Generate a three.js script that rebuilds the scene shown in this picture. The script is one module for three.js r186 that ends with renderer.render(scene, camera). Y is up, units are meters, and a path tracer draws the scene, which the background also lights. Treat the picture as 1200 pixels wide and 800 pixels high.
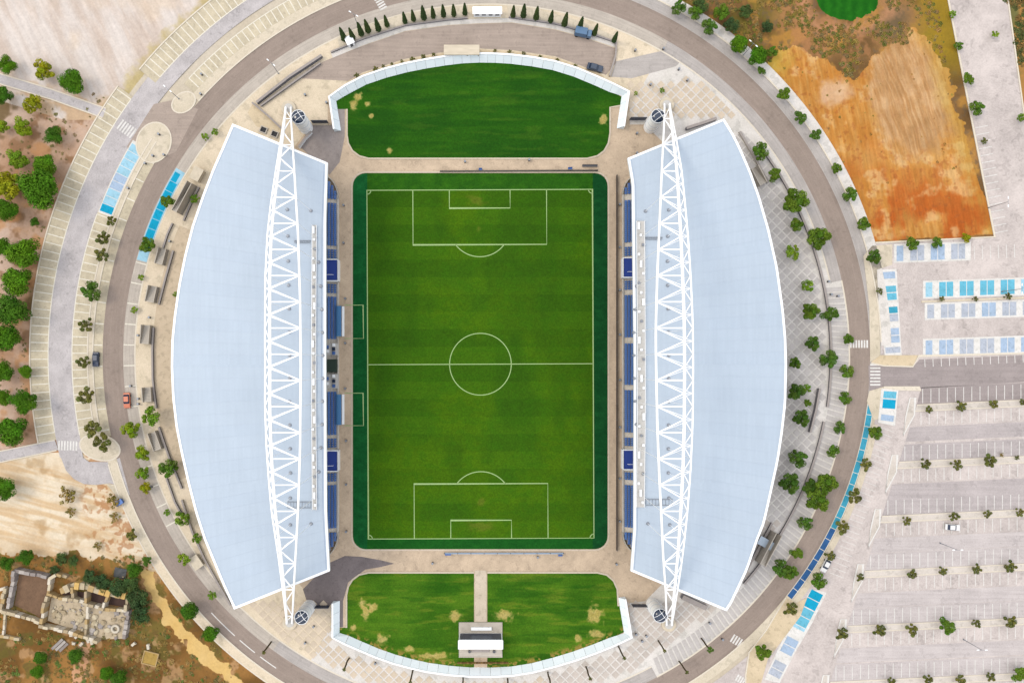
import * as THREE from 'three';
import { mergeGeometries } from 'three/addons/utils/BufferGeometryUtils.js';
import { RoundedBoxGeometry } from 'three/addons/geometries/RoundedBoxGeometry.js';

// ---------------------------------------------------------------- camera, sky, sun, exposure
// ground scale from the football pitch (105 x 68 m); the drone hangs straight above the pitch centre
const S = 0.2573, CX = 562.5, CY = 427, H = 218.7;
const scene = new THREE.Scene();
const camera = new THREE.PerspectiveCamera(2 * Math.atan(400 / 850) * 180 / Math.PI, 1.5, 1, 8000);
camera.position.set(0, H, 0); camera.up.set(0, 0, -1); camera.lookAt(0, 0, 0);
camera.setViewOffset(1200, 800, 600 - CX, 400 - CY, 1200, 800);
camera.updateProjectionMatrix();

function mulberry(a) { return () => { a |= 0; a = a + 0x6D2B79F5 | 0; let t = Math.imul(a ^ a >>> 15, 1 | a); t = t + Math.imul(t ^ t >>> 7, 61 | t) ^ t; return ((t ^ t >>> 14) >>> 0) / 4294967296; }; }
const NT = (() => { const r = mulberry(11), t = new Float32Array(65536); for (let i = 0; i < 65536; i++) t[i] = r(); return t; })();
function vnoise(x, y, per = 256) {            // periodic value noise, 0..1
  const xi = Math.floor(x), yi = Math.floor(y); let fx = x - xi, fy = y - yi;
  fx = fx * fx * (3 - 2 * fx); fy = fy * fy * (3 - 2 * fy);
  const x0 = ((xi % per) + per) % per & 255, x1 = (((xi + 1) % per) + per) % per & 255, y0 = (((yi % per) + per) % per & 255) << 8, y1 = ((((yi + 1) % per) + per) % per & 255) << 8;
  const a = NT[y0 | x0], b = NT[y0 | x1], c = NT[y1 | x0], d = NT[y1 | x1];
  return a + (b - a) * fx + (c - a) * fy + (a - b - c + d) * fx * fy;
}
function fbm(x, y, oct = 4, per = 256) { let s = 0, a = .5, n = 0; for (let i = 0; i < oct; i++) { s += a * vnoise(x + i * 17.3, y + i * 9.1, per); n += a; x *= 2; y *= 2; per = Math.min(256, per * 2); a *= .5; } return s / n; }

const SUN = new THREE.Vector3(-0.60, 0.78, -0.16).normalize();
{
  const w = 256, h = 128, d = new Float32Array(w * h * 4);
  for (let j = 0; j < h; j++) for (let i = 0; i < w; i++) {
    const el = ((j + .5) / h - .5) * Math.PI, s = Math.sin(el), k = (j * w + i) * 4;
    let L = s > 0 ? 1.05 * (1 + 1.25 * s) / 2.25 : 0.26;
    if (s > 0) L *= 0.86 + 0.28 * fbm(i / 16, j / 12, 4, 16);
    d[k] = L * 0.985; d[k + 1] = L * 1.0; d[k + 2] = L * 1.045; d[k + 3] = 1;
  }
  const sky = new THREE.DataTexture(d, w, h, THREE.RGBAFormat, THREE.FloatType);
  sky.mapping = THREE.EquirectangularReflectionMapping; sky.magFilter = sky.minFilter = THREE.LinearFilter; sky.needsUpdate = true;
  scene.background = sky; scene.environment = sky;
}
const sun = new THREE.DirectionalLight(0xfff1dc, 0.8);
sun.position.copy(SUN).multiplyScalar(400); sun.castShadow = true; sun.shadow.radius = 36;
sun.shadow.mapSize.set(4096, 4096);
Object.assign(sun.shadow.camera, { left: -200, right: 200, top: 200, bottom: -200, near: 50, far: 800 });
scene.add(sun, sun.target);
const renderer = new THREE.WebGLRenderer({ antialias: true });
renderer.toneMapping = THREE.LinearToneMapping; renderer.toneMappingExposure = 2.05;
renderer.shadowMap.enabled = true; renderer.outputColorSpace = THREE.SRGBColorSpace;
const K = 1.95;                                // picture value of a level surface = base colour x K

// ---------------------------------------------------------------- helpers
const lin = c => { c /= 255; return c <= .04045 ? c / 12.92 : Math.pow((c + .055) / 1.055, 2.4); };
const enc = v => { v = Math.min(1, Math.max(0, v)); return Math.round(255 * (v <= .0031308 ? v * 12.92 : 1.055 * Math.pow(v, 1 / 2.4) - .055)); };
const alb = (r, g, b) => [lin(r) / K, lin(g) / K, lin(b) / K];
const lerp = (a, b, t) => a + (b - a) * t, clamp = (v, a, b) => Math.min(b, Math.max(a, v)), sstep = (a, b, v) => { v = clamp((v - a) / (b - a), 0, 1); return v * v * (3 - 2 * v); };
const X = px => (px - CX) * S, Z = py => (py - CY) * S;
const E = (px, py, h) => [X(px) * (H - h) / H, h, Z(py) * (H - h) / H];   // photo pixel of a point that stands h metres up
const interp = (xs, ys, x) => { if (x <= xs[0]) return ys[0]; for (let i = 1; i < xs.length; i++) if (x <= xs[i]) return lerp(ys[i - 1], ys[i], (x - xs[i - 1]) / (xs[i] - xs[i - 1])); return ys[ys.length - 1]; };
const taken = {};
function numbered(name) { const n = taken[name] = (taken[name] ?? -1) + 1; return n ? name + '_' + String(n).padStart(3, '0') : name; }
function mesh(name, geo, mat, parent) { const m = new THREE.Mesh(geo, mat); m.name = name; m.castShadow = m.receiveShadow = true; parent.add(m); return m; }
function struct(name, geo, mat) { const m = mesh(numbered(name), geo, mat, scene); m.userData.kind = 'structure'; return m; }
function thing(name, label, category, pos = [0, 0, 0], group) { const o = new THREE.Group(); o.name = numbered(name); o.position.set(...pos); o.userData = { label, category }; if (group) o.userData.group = group; scene.add(o); return o; }

function tone(size, fn) {                      // multiplier texture (linear values 0..1)
  const d = new Uint8Array(size * size * 4);
  for (let j = 0; j < size; j++) for (let i = 0; i < size; i++) { const v = fn(i / size, j / size), k = (j * size + i) * 4; if (v.length) { d[k] = enc(v[0]); d[k + 1] = enc(v[1]); d[k + 2] = enc(v[2]); } else d[k] = d[k + 1] = d[k + 2] = enc(v); d[k + 3] = 255; }
  const t = new THREE.DataTexture(d, size, size); t.colorSpace = THREE.SRGBColorSpace; t.wrapS = t.wrapT = THREE.RepeatWrapping; t.magFilter = THREE.LinearFilter; t.minFilter = THREE.LinearMipmapLinearFilter; t.generateMipmaps = true; t.needsUpdate = true; return t;
}
function picture(w, h, fn) {                   // colour texture over a stretch of ground; fn gives picture sRGB
  const d = new Uint8Array(w * h * 4);
  for (let j = 0; j < h; j++) for (let i = 0; i < w; i++) { const c = fn((i + .5) / w, (j + .5) / h), k = (j * w + i) * 4; d[k] = enc(lin(c[0]) / K); d[k + 1] = enc(lin(c[1]) / K); d[k + 2] = enc(lin(c[2]) / K); d[k + 3] = 255; }
  const t = new THREE.DataTexture(d, w, h); t.colorSpace = THREE.SRGBColorSpace; t.magFilter = THREE.LinearFilter; t.minFilter = THREE.LinearMipmapLinearFilter; t.generateMipmaps = true; t.needsUpdate = true; return t;
}
const rep = (t, m) => { const c = t.clone(); c.repeat.set(1 / m, 1 / m); c.needsUpdate = true; return c; };
const tAsph = tone(1024, (u, v) => { const a = fbm(u * 6, v * 6, 5, 6), b = vnoise(u * 200, v * 200, 200), c = fbm(u * 24 + 3, v * 24, 3, 24), p = fbm(u * 3 + 7, v * 3 + 2, 2, 3) > .62 ? .93 : 1; const o = fbm(u * 40 + 11, v * 40 + 5, 2, 40), k = Math.abs(fbm(u * 9 + 3, v * 9 + 8, 4, 9) - .5) < .006 ? .9 : 1; return clamp((.70 + .32 * a + .16 * (b - .5) + .22 * (c - .5)) * p * k * (o > .74 ? .86 : 1), 0, 1); });
const tPave = tone(512, (u, v) => { const a = fbm(u * 5, v * 5, 5, 5), b = vnoise(u * 120, v * 120, 120), s = fbm(u * 14, v * 14, 3, 14); const m = clamp(.76 + .26 * a + .16 * (b - .5) - .14 * sstep(.58, .74, s), 0, 1); return [m, m * (.985 + .02 * s), m * (.96 + .05 * a)]; });
const tRoof = tone(512, (u, v) => { const a = fbm(u * 3, v * 3, 4, 3), b = fbm(u * 60, v * 4, 2, 64), c = vnoise(u * 150, v * 150, 150); return clamp(.88 + .1 * a + .06 * (b - .5) + .03 * (c - .5), 0, 1); });
const tTrack = tone(1024, (u, v) => { const a = fbm(u * 8, v * 10, 4, 8), s = fbm(u * 3, v * 90, 3, 90), b = vnoise(u * 220, v * 220, 220); const o = fbm(u * 30 + 4, v * 30 + 9, 3, 32); return clamp((.74 + .2 * a + .2 * (s - .5) + .13 * (b - .5)) * (o > .7 ? .9 : 1), 0, 1); });
function mat(rgb, o = {}) {
  const { map, metres = 30, rough = .9, metal = 0, bump, ...r } = o, m = new THREE.MeshPhysicalMaterial({ roughness: rough, metalness: metal, specularIntensity: rough > .8 ? .35 : 1, ...r });
  const c = alb(...rgb), mean = map === tRoof ? .93 : map === tPave ? .88 : map ? .86 : 1;
  m.color.setRGB(Math.min(1, c[0] / mean), Math.min(1, c[1] / mean), Math.min(1, c[2] / mean));
  if (map) { m.map = rep(map, metres); if (bump) { m.bumpMap = m.map; m.bumpScale = bump; } }
  return m;
}
const M = {
  road: mat([168, 152, 141], { map: tTrack, metres: 40 }),
  lane: mat([203, 197, 197], { map: tAsph, metres: 46 }),
  bay: mat([216, 204, 178], { map: tAsph, metres: 22 }),
  shoulder: mat([206, 196, 184], { map: tTrack, metres: 26 }),
  shoulderE: mat([196, 189, 184], { map: tTrack, metres: 26 }),
  lot: mat([217, 206, 201], { map: tAsph, metres: 60 }),
  lotDark: mat([174, 163, 161], { map: tTrack, metres: 44 }),
  lotMid: mat([198, 189, 188], { map: tTrack, metres: 50 }),
  lotLight: mat([213, 204, 202], { map: tTrack, metres: 38 }),
  plaza: mat([236, 220, 194], { map: tPave, metres: 26 }),
  plazaE: mat([232, 227, 221], { map: tPave, metres: 26 }),
  cream: mat([226, 214, 192], { map: tPave, metres: 18 }),
  stripE: mat([225, 216, 207], { map: tPave, metres: 18 }),
  beige: mat([220, 201, 174], { map: tPave, metres: 11 }),
  tan: mat([229, 210, 178], { map: tPave, metres: 14 }),
  apron: mat([216, 194, 168], { map: tAsph, metres: 34 }),
  apronEdge: mat([218, 204, 184], { map: tPave, metres: 12 }),
  asphShaded: mat([132, 122, 122], { map: tAsph, metres: 26 }),  // dark dry asphalt, stand roof's shade mixed into the colour
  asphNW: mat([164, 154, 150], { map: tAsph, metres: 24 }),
  service: mat([186, 170, 158], { map: tTrack, metres: 30 }),
  kerb: mat([238, 228, 210], { map: tPave, metres: 7 }),
  paint: mat([240, 238, 234], { map: tPave, metres: 6 }),
  paintCream: mat([246, 240, 224], { map: tPave, metres: 6 }),
  pitchLine: mat([176, 206, 142], { map: tPave, metres: 5 }),
  cyan: mat([10, 172, 214], { map: tPave, metres: 8 }),
  cyanPale: mat([170, 218, 240], { map: tPave, metres: 7 }),
  bluePale: mat([178, 200, 226], { map: tPave, metres: 7 }),
  blueGrey: mat([192, 200, 214], { map: tPave, metres: 7 }),
  cyanMid: mat([112, 196, 224], { map: tPave, metres: 7 }),
  turq: mat([70, 170, 200], { map: tPave, metres: 7 }),
  blueDark: mat([56, 104, 160], { map: tPave, metres: 7 }),
  roof: mat([197, 212, 228], { map: tRoof, metres: 32, rough: .6, specularIntensity: .6 }),
  roofB: mat([195.8, 211, 227.4], { map: tRoof, metres: 32, rough: .6, specularIntensity: .6 }),
  seam: mat([194, 209, 226], { rough: .6 }),
  white: mat([255, 255, 255], { rough: .45 }),
  steelWhite: new THREE.MeshStandardMaterial({ color: new THREE.Color().setRGB(.80, .81, .82), roughness: .42 }),
  fascia: new THREE.MeshStandardMaterial({ color: new THREE.Color().setRGB(.62, .64, .66), roughness: .5 }),
  gutter: mat([120, 138, 178], { rough: .6 }),
  wallPanel: new THREE.MeshPhysicalMaterial({ color: new THREE.Color().setRGB(.60, .655, .69), roughness: .6 }),
  wallPanelB: new THREE.MeshPhysicalMaterial({ color: new THREE.Color().setRGB(.57, .63, .665), roughness: .6 }),
  terrace: mat([236, 229, 218], { map: tPave, metres: 9 }),
  concrete: mat([206, 198, 186], { map: tPave, metres: 9 }),
  concreteD: mat([176, 168, 164], { map: tPave, metres: 9 }),
  darkWall: mat([140, 138, 146], { map: tPave, metres: 6 }),
  seat: mat([66, 112, 186], { rough: .5 }),
  seatB: mat([82, 128, 198], { rough: .5 }),
  seatDeep: mat([14, 62, 160], { rough: .6 }),
  navy: mat([40, 56, 84], { rough: .35 }),
  gate: mat([62, 74, 98], { rough: .5, metal: .2 }),
  glass: new THREE.MeshPhysicalMaterial({ color: new THREE.Color().setRGB(.008, .018, .04), roughness: .12, metalness: 0 }),
  towerSkin: new THREE.MeshPhysicalMaterial({ color: new THREE.Color().setRGB(.72, .73, .73), roughness: .5 }),
  green: mat([22, 54, 40], { rough: .7 }),
  catwalk: mat([216, 214, 210], { map: tPave, metres: 5, rough: .7 }),
  steel: mat([160, 166, 176], { rough: .5, metal: .4 }),
  darkSteel: mat([86, 88, 96], { rough: .5 }),
  dugBlue: mat([84, 142, 196], { rough: .4 }),
  bark: mat([112, 92, 70], {}), trunkDark: mat([92, 80, 56], {}),
  tyre: mat([48, 46, 46], {}), chrome: mat([180, 182, 186], { rough: .3, metal: .8 }), lampGlass: mat([235, 235, 230], { rough: .2 }), tailRed: mat([150, 30, 24], { rough: .3 }),
};

// flat sheet from a pixel outline
function sheetGeo(pts, y, holes = [], uvBox) {
  const sh = new THREE.Shape(pts.map(([a, b]) => new THREE.Vector2(X(a), -Z(b))));
  for (const h of holes) sh.holes.push(new THREE.Path(h.map(([a, b]) => new THREE.Vector2(X(a), -Z(b)))));
  const g = new THREE.ShapeGeometry(sh, 1); g.rotateX(-Math.PI / 2); g.translate(0, y, 0);
  if (uvBox) { const [x0, y0, x1, y1] = uvBox, p = g.attributes.position, uv = g.attributes.uv; for (let i = 0; i < p.count; i++) uv.setXY(i, (p.getX(i) / S + CX - x0) / (x1 - x0), (p.getZ(i) / S + CY - y0) / (y1 - y0)); }
  return g;
}
// ring layout: the ring road is a circle about this pixel
const RX = 570, RY = 417, D2R = Math.PI / 180;
const pol = (r, a) => [RX + r * Math.cos(a * D2R), RY + r * Math.sin(a * D2R)];
const arc = (r, a0, a1, n = Math.max(2, Math.ceil(Math.abs(a1 - a0) / 1.2))) => Array.from({ length: n + 1 }, (_, i) => pol(r, lerp(a0, a1, i / n)));
const angOf = (x, y) => (Math.atan2(y - RY, x - RX) / D2R + 360) % 360, radOf = (x, y) => Math.hypot(x - RX, y - RY);
function ringGeo(r0, r1, a0, a1, y) {
  const n = Math.max(2, Math.ceil(Math.abs(a1 - a0) / 1)), P = [], U = [], I = [], N = [];
  for (let i = 0; i <= n; i++) for (let k = 0; k < 2; k++) { const a = lerp(a0, a1, i / n), r = k ? r1 : r0, [x, z] = pol(r, a); P.push(X(x), y, Z(z)); N.push(0, 1, 0); U.push(a * D2R * (r0 + r1) / 2 * S, r * S); }
  for (let i = 0; i < n; i++) { const b = i * 2; I.push(b, b + 2, b + 1, b + 1, b + 2, b + 3); }
  const g = new THREE.BufferGeometry(); g.setAttribute('position', new THREE.Float32BufferAttribute(P, 3)); g.setAttribute('normal', new THREE.Float32BufferAttribute(N, 3)); g.setAttribute('uv', new THREE.Float32BufferAttribute(U, 2));
  g.setIndex(I); return g;
}
// box-section band along a path of [x, y, z] (y = foot of the band), metres
function band(pts, width, height, closed = false) {
  const n = pts.length, P = [], I = [], U = []; let len = 0;
  for (let i = 0; i < n; i++) {
    const a = pts[closed ? (i + n - 1) % n : Math.max(0, i - 1)], b = pts[closed ? (i + 1) % n : Math.min(n - 1, i + 1)], c = pts[i];
    let tx = b[0] - a[0], tz = b[2] - a[2]; const L = Math.hypot(tx, tz) || 1; tx /= L; tz /= L;
    let m = 1; if (i > 0 && i < n - 1 || closed) { const p = pts[(i + n - 1) % n], q = Math.hypot(c[0] - p[0], c[2] - p[2]) || 1, d = ((c[0] - p[0]) * tx + (c[2] - p[2]) * tz) / q; m = Math.min(2, 1 / Math.max(.4, d)); }
    const nx = -tz * width / 2 * m, nz = tx * width / 2 * m, h = typeof height === 'function' ? height(i) : height;
    if (i) len += Math.hypot(c[0] - pts[i - 1][0], c[2] - pts[i - 1][2]);
    P.push(c[0] + nx, c[1], c[2] + nz, c[0] + nx, c[1] + h, c[2] + nz, c[0] - nx, c[1] + h, c[2] - nz, c[0] - nx, c[1], c[2] - nz);
    U.push(len, 0, len, Math.abs(h), len, Math.abs(h) + width, len, 2 * Math.abs(h) + width);
  }
  const seg = closed ? n : n - 1;
  for (let i = 0; i < seg; i++) { const a = i * 4, b = ((i + 1) % n) * 4; for (let k = 0; k < 4; k++) { const k2 = (k + 1) % 4; I.push(a + k, b + k, a + k2, a + k2, b + k, b + k2); } }
  if (!closed) { I.push(0, 1, 2, 0, 2, 3); const e = (n - 1) * 4; I.push(e, e + 2, e + 1, e, e + 3, e + 2); }
  let g = new THREE.BufferGeometry(); g.setAttribute('position', new THREE.Float32BufferAttribute(P, 3)); g.setAttribute('uv', new THREE.Float32BufferAttribute(U, 2)); g.setIndex(I);
  g = g.toNonIndexed(); g.computeVertexNormals(); return g;
}
const onGround = (pts, y) => pts.map(([a, b]) => [X(a), y, Z(b)]);
const kerbGeo = (pts, y, w = .34, h = .14, closed = false) => band(onGround(pts, y), w, h, closed);
// flat paint: quads of [cx, cy, length px, width m, angle deg]
function quad(ax, ay, bx, by, w, y) {          // painted stroke between two pixels, w in metres
  const x0 = X(ax), z0 = Z(ay), x1 = X(bx), z1 = Z(by), L = Math.hypot(x1 - x0, z1 - z0), nx = -(z1 - z0) / L * w / 2, nz = (x1 - x0) / L * w / 2;
  const g = new THREE.BufferGeometry();
  g.setAttribute('position', new THREE.Float32BufferAttribute([x0 + nx, y, z0 + nz, x1 + nx, y, z1 + nz, x1 - nx, y, z1 - nz, x0 - nx, y, z0 - nz], 3));
  g.setAttribute('normal', new THREE.Float32BufferAttribute([0, 1, 0, 0, 1, 0, 0, 1, 0, 0, 1, 0], 3));
  g.setAttribute('uv', new THREE.Float32BufferAttribute([x0 + nx, z0 + nz, x1 + nx, z1 + nz, x1 - nx, z1 - nz, x0 - nx, z0 - nz], 2));
  g.setIndex([0, 1, 2, 0, 2, 3]); return g;
}
const stroke = (pts, w, y) => { const g = band(onGround(pts, y - .002), w, .002); return g; };
const box = (w, h, d, x = 0, y = 0, z = 0) => new THREE.BoxGeometry(w, h, d).translate(x, y, z);
const rbox = (w, h, d, r, x = 0, y = 0, z = 0) => new RoundedBoxGeometry(w, h, d, 1, r).translate(x, y, z);
function bar(a, b, r, seg = 6) { const A = new THREE.Vector3(...a), B = new THREE.Vector3(...b), d = B.clone().sub(A), g = new THREE.CylinderGeometry(r, r, d.length(), seg, 1); g.applyQuaternion(new THREE.Quaternion().setFromUnitVectors(new THREE.Vector3(0, 1, 0), d.clone().normalize())); g.translate((a[0] + b[0]) / 2, (a[1] + b[1]) / 2, (a[2] + b[2]) / 2); return g; }
const merge = gs => mergeGeometries(gs.map(g => { const q = g.index ? g.toNonIndexed() : g; for (const k of Object.keys(q.attributes)) if (!['position', 'normal', 'uv'].includes(k)) q.deleteAttribute(k); return q; }));
const inPoly = (p, x, y) => { let c = false; for (let i = 0, j = p.length - 1; i < p.length; j = i++) { const [xi, yi] = p[i], [xj, yj] = p[j]; if ((yi > y) !== (yj > y) && x < (xj - xi) * (y - yi) / (yj - yi) + xi) c = !c; } return c; };
const mixc = (a, b, t) => [lerp(a[0], b[0], t), lerp(a[1], b[1], t), lerp(a[2], b[2], t)];

// ---------------------------------------------------------------- ground
const farSoil = mat([206, 180, 140], { map: tAsph, metres: 70 });
{ const g = new THREE.PlaneGeometry(6000, 6000); g.rotateX(-Math.PI / 2); g.translate(0, -.4, 0); const uv = g.attributes.uv; for (let i = 0; i < uv.count; i++) uv.setXY(i, uv.getX(i) * 6000, uv.getY(i) * 6000); struct('ground', g, farSoil); }
const orangePoly = [[896, 88], [908, 60], [938, 56], [962, 62], [980, 84], [1003, 92], [1022, 70], [1040, 52], [1062, 54], [1072, 36], [1088, 50], [1108, 76], [1128, 150], [1166, 274], [1024, 282], [985, 236], [948, 170], [918, 118]];
const tilled = [[1012, 88], [1040, 56], [1078, 52], [1104, 90], [1122, 150], [1100, 180], [1060, 178], [1030, 120]];
const trackPoly = [[164, 650], [174, 668], [190, 698], [216, 735], [250, 768], [300, 812], [282, 812], [240, 780], [204, 746], [180, 710], [168, 684]];
const greenSpot = (x, y) => Math.hypot((x - 994) / 36, (y + 2) / 25);
function groundColour(x, y) {
  const n1 = fbm(x / 46, y / 46, 5), n2 = fbm(x / 17 + 40, y / 17, 4), n3 = fbm(x / 5 + 9, y / 5 + 70, 3), n4 = vnoise(x / 1.3, y / 1.3);
  const wx = x + (n2 - .5) * 22 + (n3 - .5) * 8, wy = y + (fbm(x / 17 + 90, y / 17 + 20, 4) - .5) * 22 + (n3 - .5) * 6;
  let c;
  if (x < 330 && y < 118 + x * .3 && y < 140 && radOf(x, y) > 520) {             // pale trampled sand
    const s = fbm((x * .5 + y * .86) / 60, (x * .86 - y * .5) / 9 + 30, 4), s2 = fbm((x * .3 + y * .95) / 80, (x * .95 - y * .3) / 14 + 9, 4);
    c = mixc([222, 204, 190], [239, 228, 220], sstep(.32, .68, s * .5 + s2 * .5));
    c = mixc(c, [236, 214, 190], sstep(.5, .75, n1) * .6); { const k = .97 + .09 * (fbm((x * .45 + y * .9) / 26, (x * .9 - y * .45) / 2.4 + 12, 3) - .4); c = [c[0] * k, c[1] * k, c[2] * k]; }
    c = mixc(c, [212, 178, 140], sstep(60, 105, wy - x * .22) * sstep(.42, .62, n2) * .8);
    if (radOf(x, y) < 540) c = mixc(c, [196, 178, 120], sstep(541, 526, radOf(wx, wy)) * .8);
  } else if (x < 130 && y < 530) {                                                // grove soil
    c = mixc([190, 152, 122], [220, 192, 172], sstep(.35, .72, n1)); c = mixc(c, [150, 112, 80], sstep(.52, .68, n2) * .75); c = mixc(c, [118, 96, 62], sstep(.62, .74, fbm(x / 30 + 5, y / 30 + 8, 4)) * .8);
    c = mixc(c, [204, 148, 96], sstep(.55, .7, fbm(x / 22 + 61, y / 22, 4)) * .6);
  } else if (x < 240 && wy < 652 + Math.max(0, x - 110) * .28 && y >= 500) {       // beige track field
    const s = fbm((x * .97 + y * .25) / 52, (y * .97 - x * .25) / 5.5, 4);
    c = mixc([228, 198, 158], [246, 230, 204], sstep(.32, .66, s)); c = mixc(c, [222, 190, 150], sstep(.5, .8, n1) * .6); c = mixc(c, [186, 150, 104], sstep(.62, .82, n2) * .5);
    c = mixc(c, [166, 104, 60], sstep(514, 492, radOf(wx, wy)) * sstep(.5, .64, n3) * sstep(130, 90, Math.abs(x - 110)) * .5);
  } else if (x < 330 && y > 600) {                                                 // dry scrub round the ruin
    c = mixc([122, 88, 46], [172, 126, 70], sstep(.3, .68, n1)); c = mixc(c, [104, 104, 50], sstep(.54, .68, n2) * .6); c = mixc(c, [212, 172, 130], sstep(.6, .72, fbm(x / 13 + 30, y / 13 + 3, 4)) * .6); c = mixc(c, [110, 84, 54], sstep(.6, .72, n3) * .4);
    if (inPoly(trackPoly, wx, wy)) c = mixc([226, 186, 112], [238, 204, 140], n2);
    const dx = x - 92 - (790 - y) * .2; if (y > 752 && Math.abs(dx + (n2 - .5) * 8) < 9) c = mixc([206, 152, 112], [224, 178, 138], n3);
  } else if (x > 740 && y < 300) {
    c = mixc([122, 92, 56], [172, 128, 80], sstep(.3, .7, n1)); c = mixc(c, [120, 112, 46], sstep(.46, .62, n2) * .7 * sstep(960, 860, x + (n1 - .5) * 80)); c = mixc(c, [204, 150, 70], sstep(.54, .7, fbm(x / 20 + 12, y / 20 + 33, 4)) * .7); c = mixc(c, [116, 98, 78], sstep(.58, .7, n3) * .5);
    c = mixc(c, [112, 96, 72], sstep(1.0, .3, Math.hypot((wx - 1046) / 28, (wy - 28) / 34)) * .8); c = mixc(c, [190, 134, 92], sstep(.45, .62, fbm(x / 9 + 3, y / 15, 3)) * sstep(900, 930, x) * sstep(1040, 1010, x) * .6);
    const ring = Math.abs(greenSpot(wx, wy) - 1.45); if (ring < .42) c = mixc(c, [206, 150, 112], (1 - ring / .42) * .75);
    c = mixc(c, [158, 134, 34], sstep(1062, 1090, wx) * sstep(110, 60, y) * .75);
    if (greenSpot(x + (n3 - .5) * 5, y + (n3 - .5) * 5) < 1) c = mixc([26, 98, 20], [40, 118, 26], n3 + .3 * Math.sin(x * .5));
    if (inPoly(orangePoly, wx, wy) || inPoly(orangePoly, x, y) && y > 150) {
      const s = fbm((x * .2 + y * .98) / 30, (x * .98 - y * .2) / 3.2, 4), s9 = fbm((x * .16 + y * .99) / 15, (x * .99 - y * .16) / 1.6 + 50, 3);
      c = mixc([214, 146, 66], [234, 178, 98], sstep(.3, .7, n1 * .45 + s * .55)); c = mixc(c, [204, 104, 40], sstep(.44, .66, fbm(x / 34 + 80, y / 34 + 1, 4) * .7 + s * .3) * sstep(130, 262, y + (n2 - .5) * 60) * .9); c = mixc(c, [242, 206, 146], sstep(.58, .74, n2) * .6); c = mixc(c, [170, 100, 54], sstep(.6, .75, n3) * .4);
      const tm = sstep(1.12, .72, Math.hypot((wx - 1066 - (y - 110) * .12) / 50, (wy - 112) / 78)); if (tm > 0) { const t = fbm((x * .36 + y * .93) / 34, (x * .93 - y * .36) / 1.9 + n1 * 6, 4); c = mixc(c, mixc([202, 156, 104], [228, 190, 142], sstep(.3, .7, t * .7 + n2 * .3)), .8 * tm); }
      { const k = .93 + .16 * (s9 - .5) + .12 * (n2 - .5); c = [c[0] * k, c[1] * k * .985, c[2] * k]; }
      c = mixc(c, [196, 166, 74], sstep(1140, 1160, wx + (250 - y) * .34) * .35);
      c = mixc(c, [204, 178, 74], sstep(940, 905, wx) * sstep(110, 70, y) * .8);
      c = mixc(c, [230, 196, 166], .7 * sstep(1.2, .5, Math.hypot((wx - 980) / 24, (wy - 108) / 17)));
    }
    if (x > 1166) c = mixc([104, 108, 70], [146, 132, 70], n2 * 1.2), c = mixc(c, [206, 142, 78], sstep(1188, 1196, wx) * .7);
  } else c = mixc([214, 200, 176], [226, 216, 200], n1);
  const g = .96 + .06 * n4 + .06 * (n3 - .5); return [c[0] * g, c[1] * g, c[2] * g];
}
const GB = [-70, -60, 1270, 860];
const soil = new THREE.MeshPhysicalMaterial({ roughness: 1, specularIntensity: .2, map: picture(2048, 1406, (u, v) => groundColour(lerp(GB[0], GB[2], u), lerp(GB[1], GB[3], v))) });
{ // gently uneven terrain sheet
  const nx = 150, ny = 104, P = [], U = [], I = [];
  for (let j = 0; j <= ny; j++) for (let i = 0; i <= nx; i++) { const px = lerp(GB[0], GB[2], i / nx), py = lerp(GB[1], GB[3], j / ny), r = radOf(px, py); P.push(X(px), -.03 - (r < 470 || px > 1000 ? 0 : .22 * fbm(px / 18, py / 18, 3)), Z(py)); U.push(i / nx, j / ny); }
  for (let j = 0; j < ny; j++) for (let i = 0; i < nx; i++) { const a = j * (nx + 1) + i, b = a + nx + 1; I.push(a, b, a + 1, a + 1, b, b + 1); }
  const g = new THREE.BufferGeometry(); g.setAttribute('position', new THREE.Float32BufferAttribute(P, 3)); g.setAttribute('uv', new THREE.Float32BufferAttribute(U, 2)); g.setIndex(I); g.computeVertexNormals(); struct('terrain', g, soil);
}

// ---------------------------------------------------------------- ring road, lots, plaza
struct('ring_road', ringGeo(426, 450, 0, 360, .04), M.road);
struct('road_shoulder', ringGeo(412, 426, 126, 300, .04), M.shoulder);
struct('road_shoulder', ringGeo(412, 426, -60, -12, .04), M.shoulderE);
struct('road_shoulder', ringGeo(412, 426, 62, 126, .04), M.shoulderE);
struct('pavement', ringGeo(411, 425.4, -12, 62, .135), M.plazaE);
struct('kerb', kerbGeo(arc(425.6, -12, 62), 0, .4, .16), M.kerb);
struct('road_shoulder', ringGeo(450, 463, 286, 366.5, .04), M.shoulderE);
struct('pavement', ringGeo(463, 475, 288, 358.5, .10), M.plazaE);
struct('kerb', kerbGeo(arc(463, 288, 358), .0, .4, .16), M.kerb);
struct('kerb', kerbGeo(arc(412, 62, 348), .0, .4, .17), M.kerb);
struct('pavement', ringGeo(450, 461, 38.5, 166.5, .10), M.cream);
struct('kerb', kerbGeo(arc(450.6, 48, 164), .0, .4, .16), M.kerb);
struct('kerb', kerbGeo(arc(461, 60, 164), .0, .4, .16), M.kerb);
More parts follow.
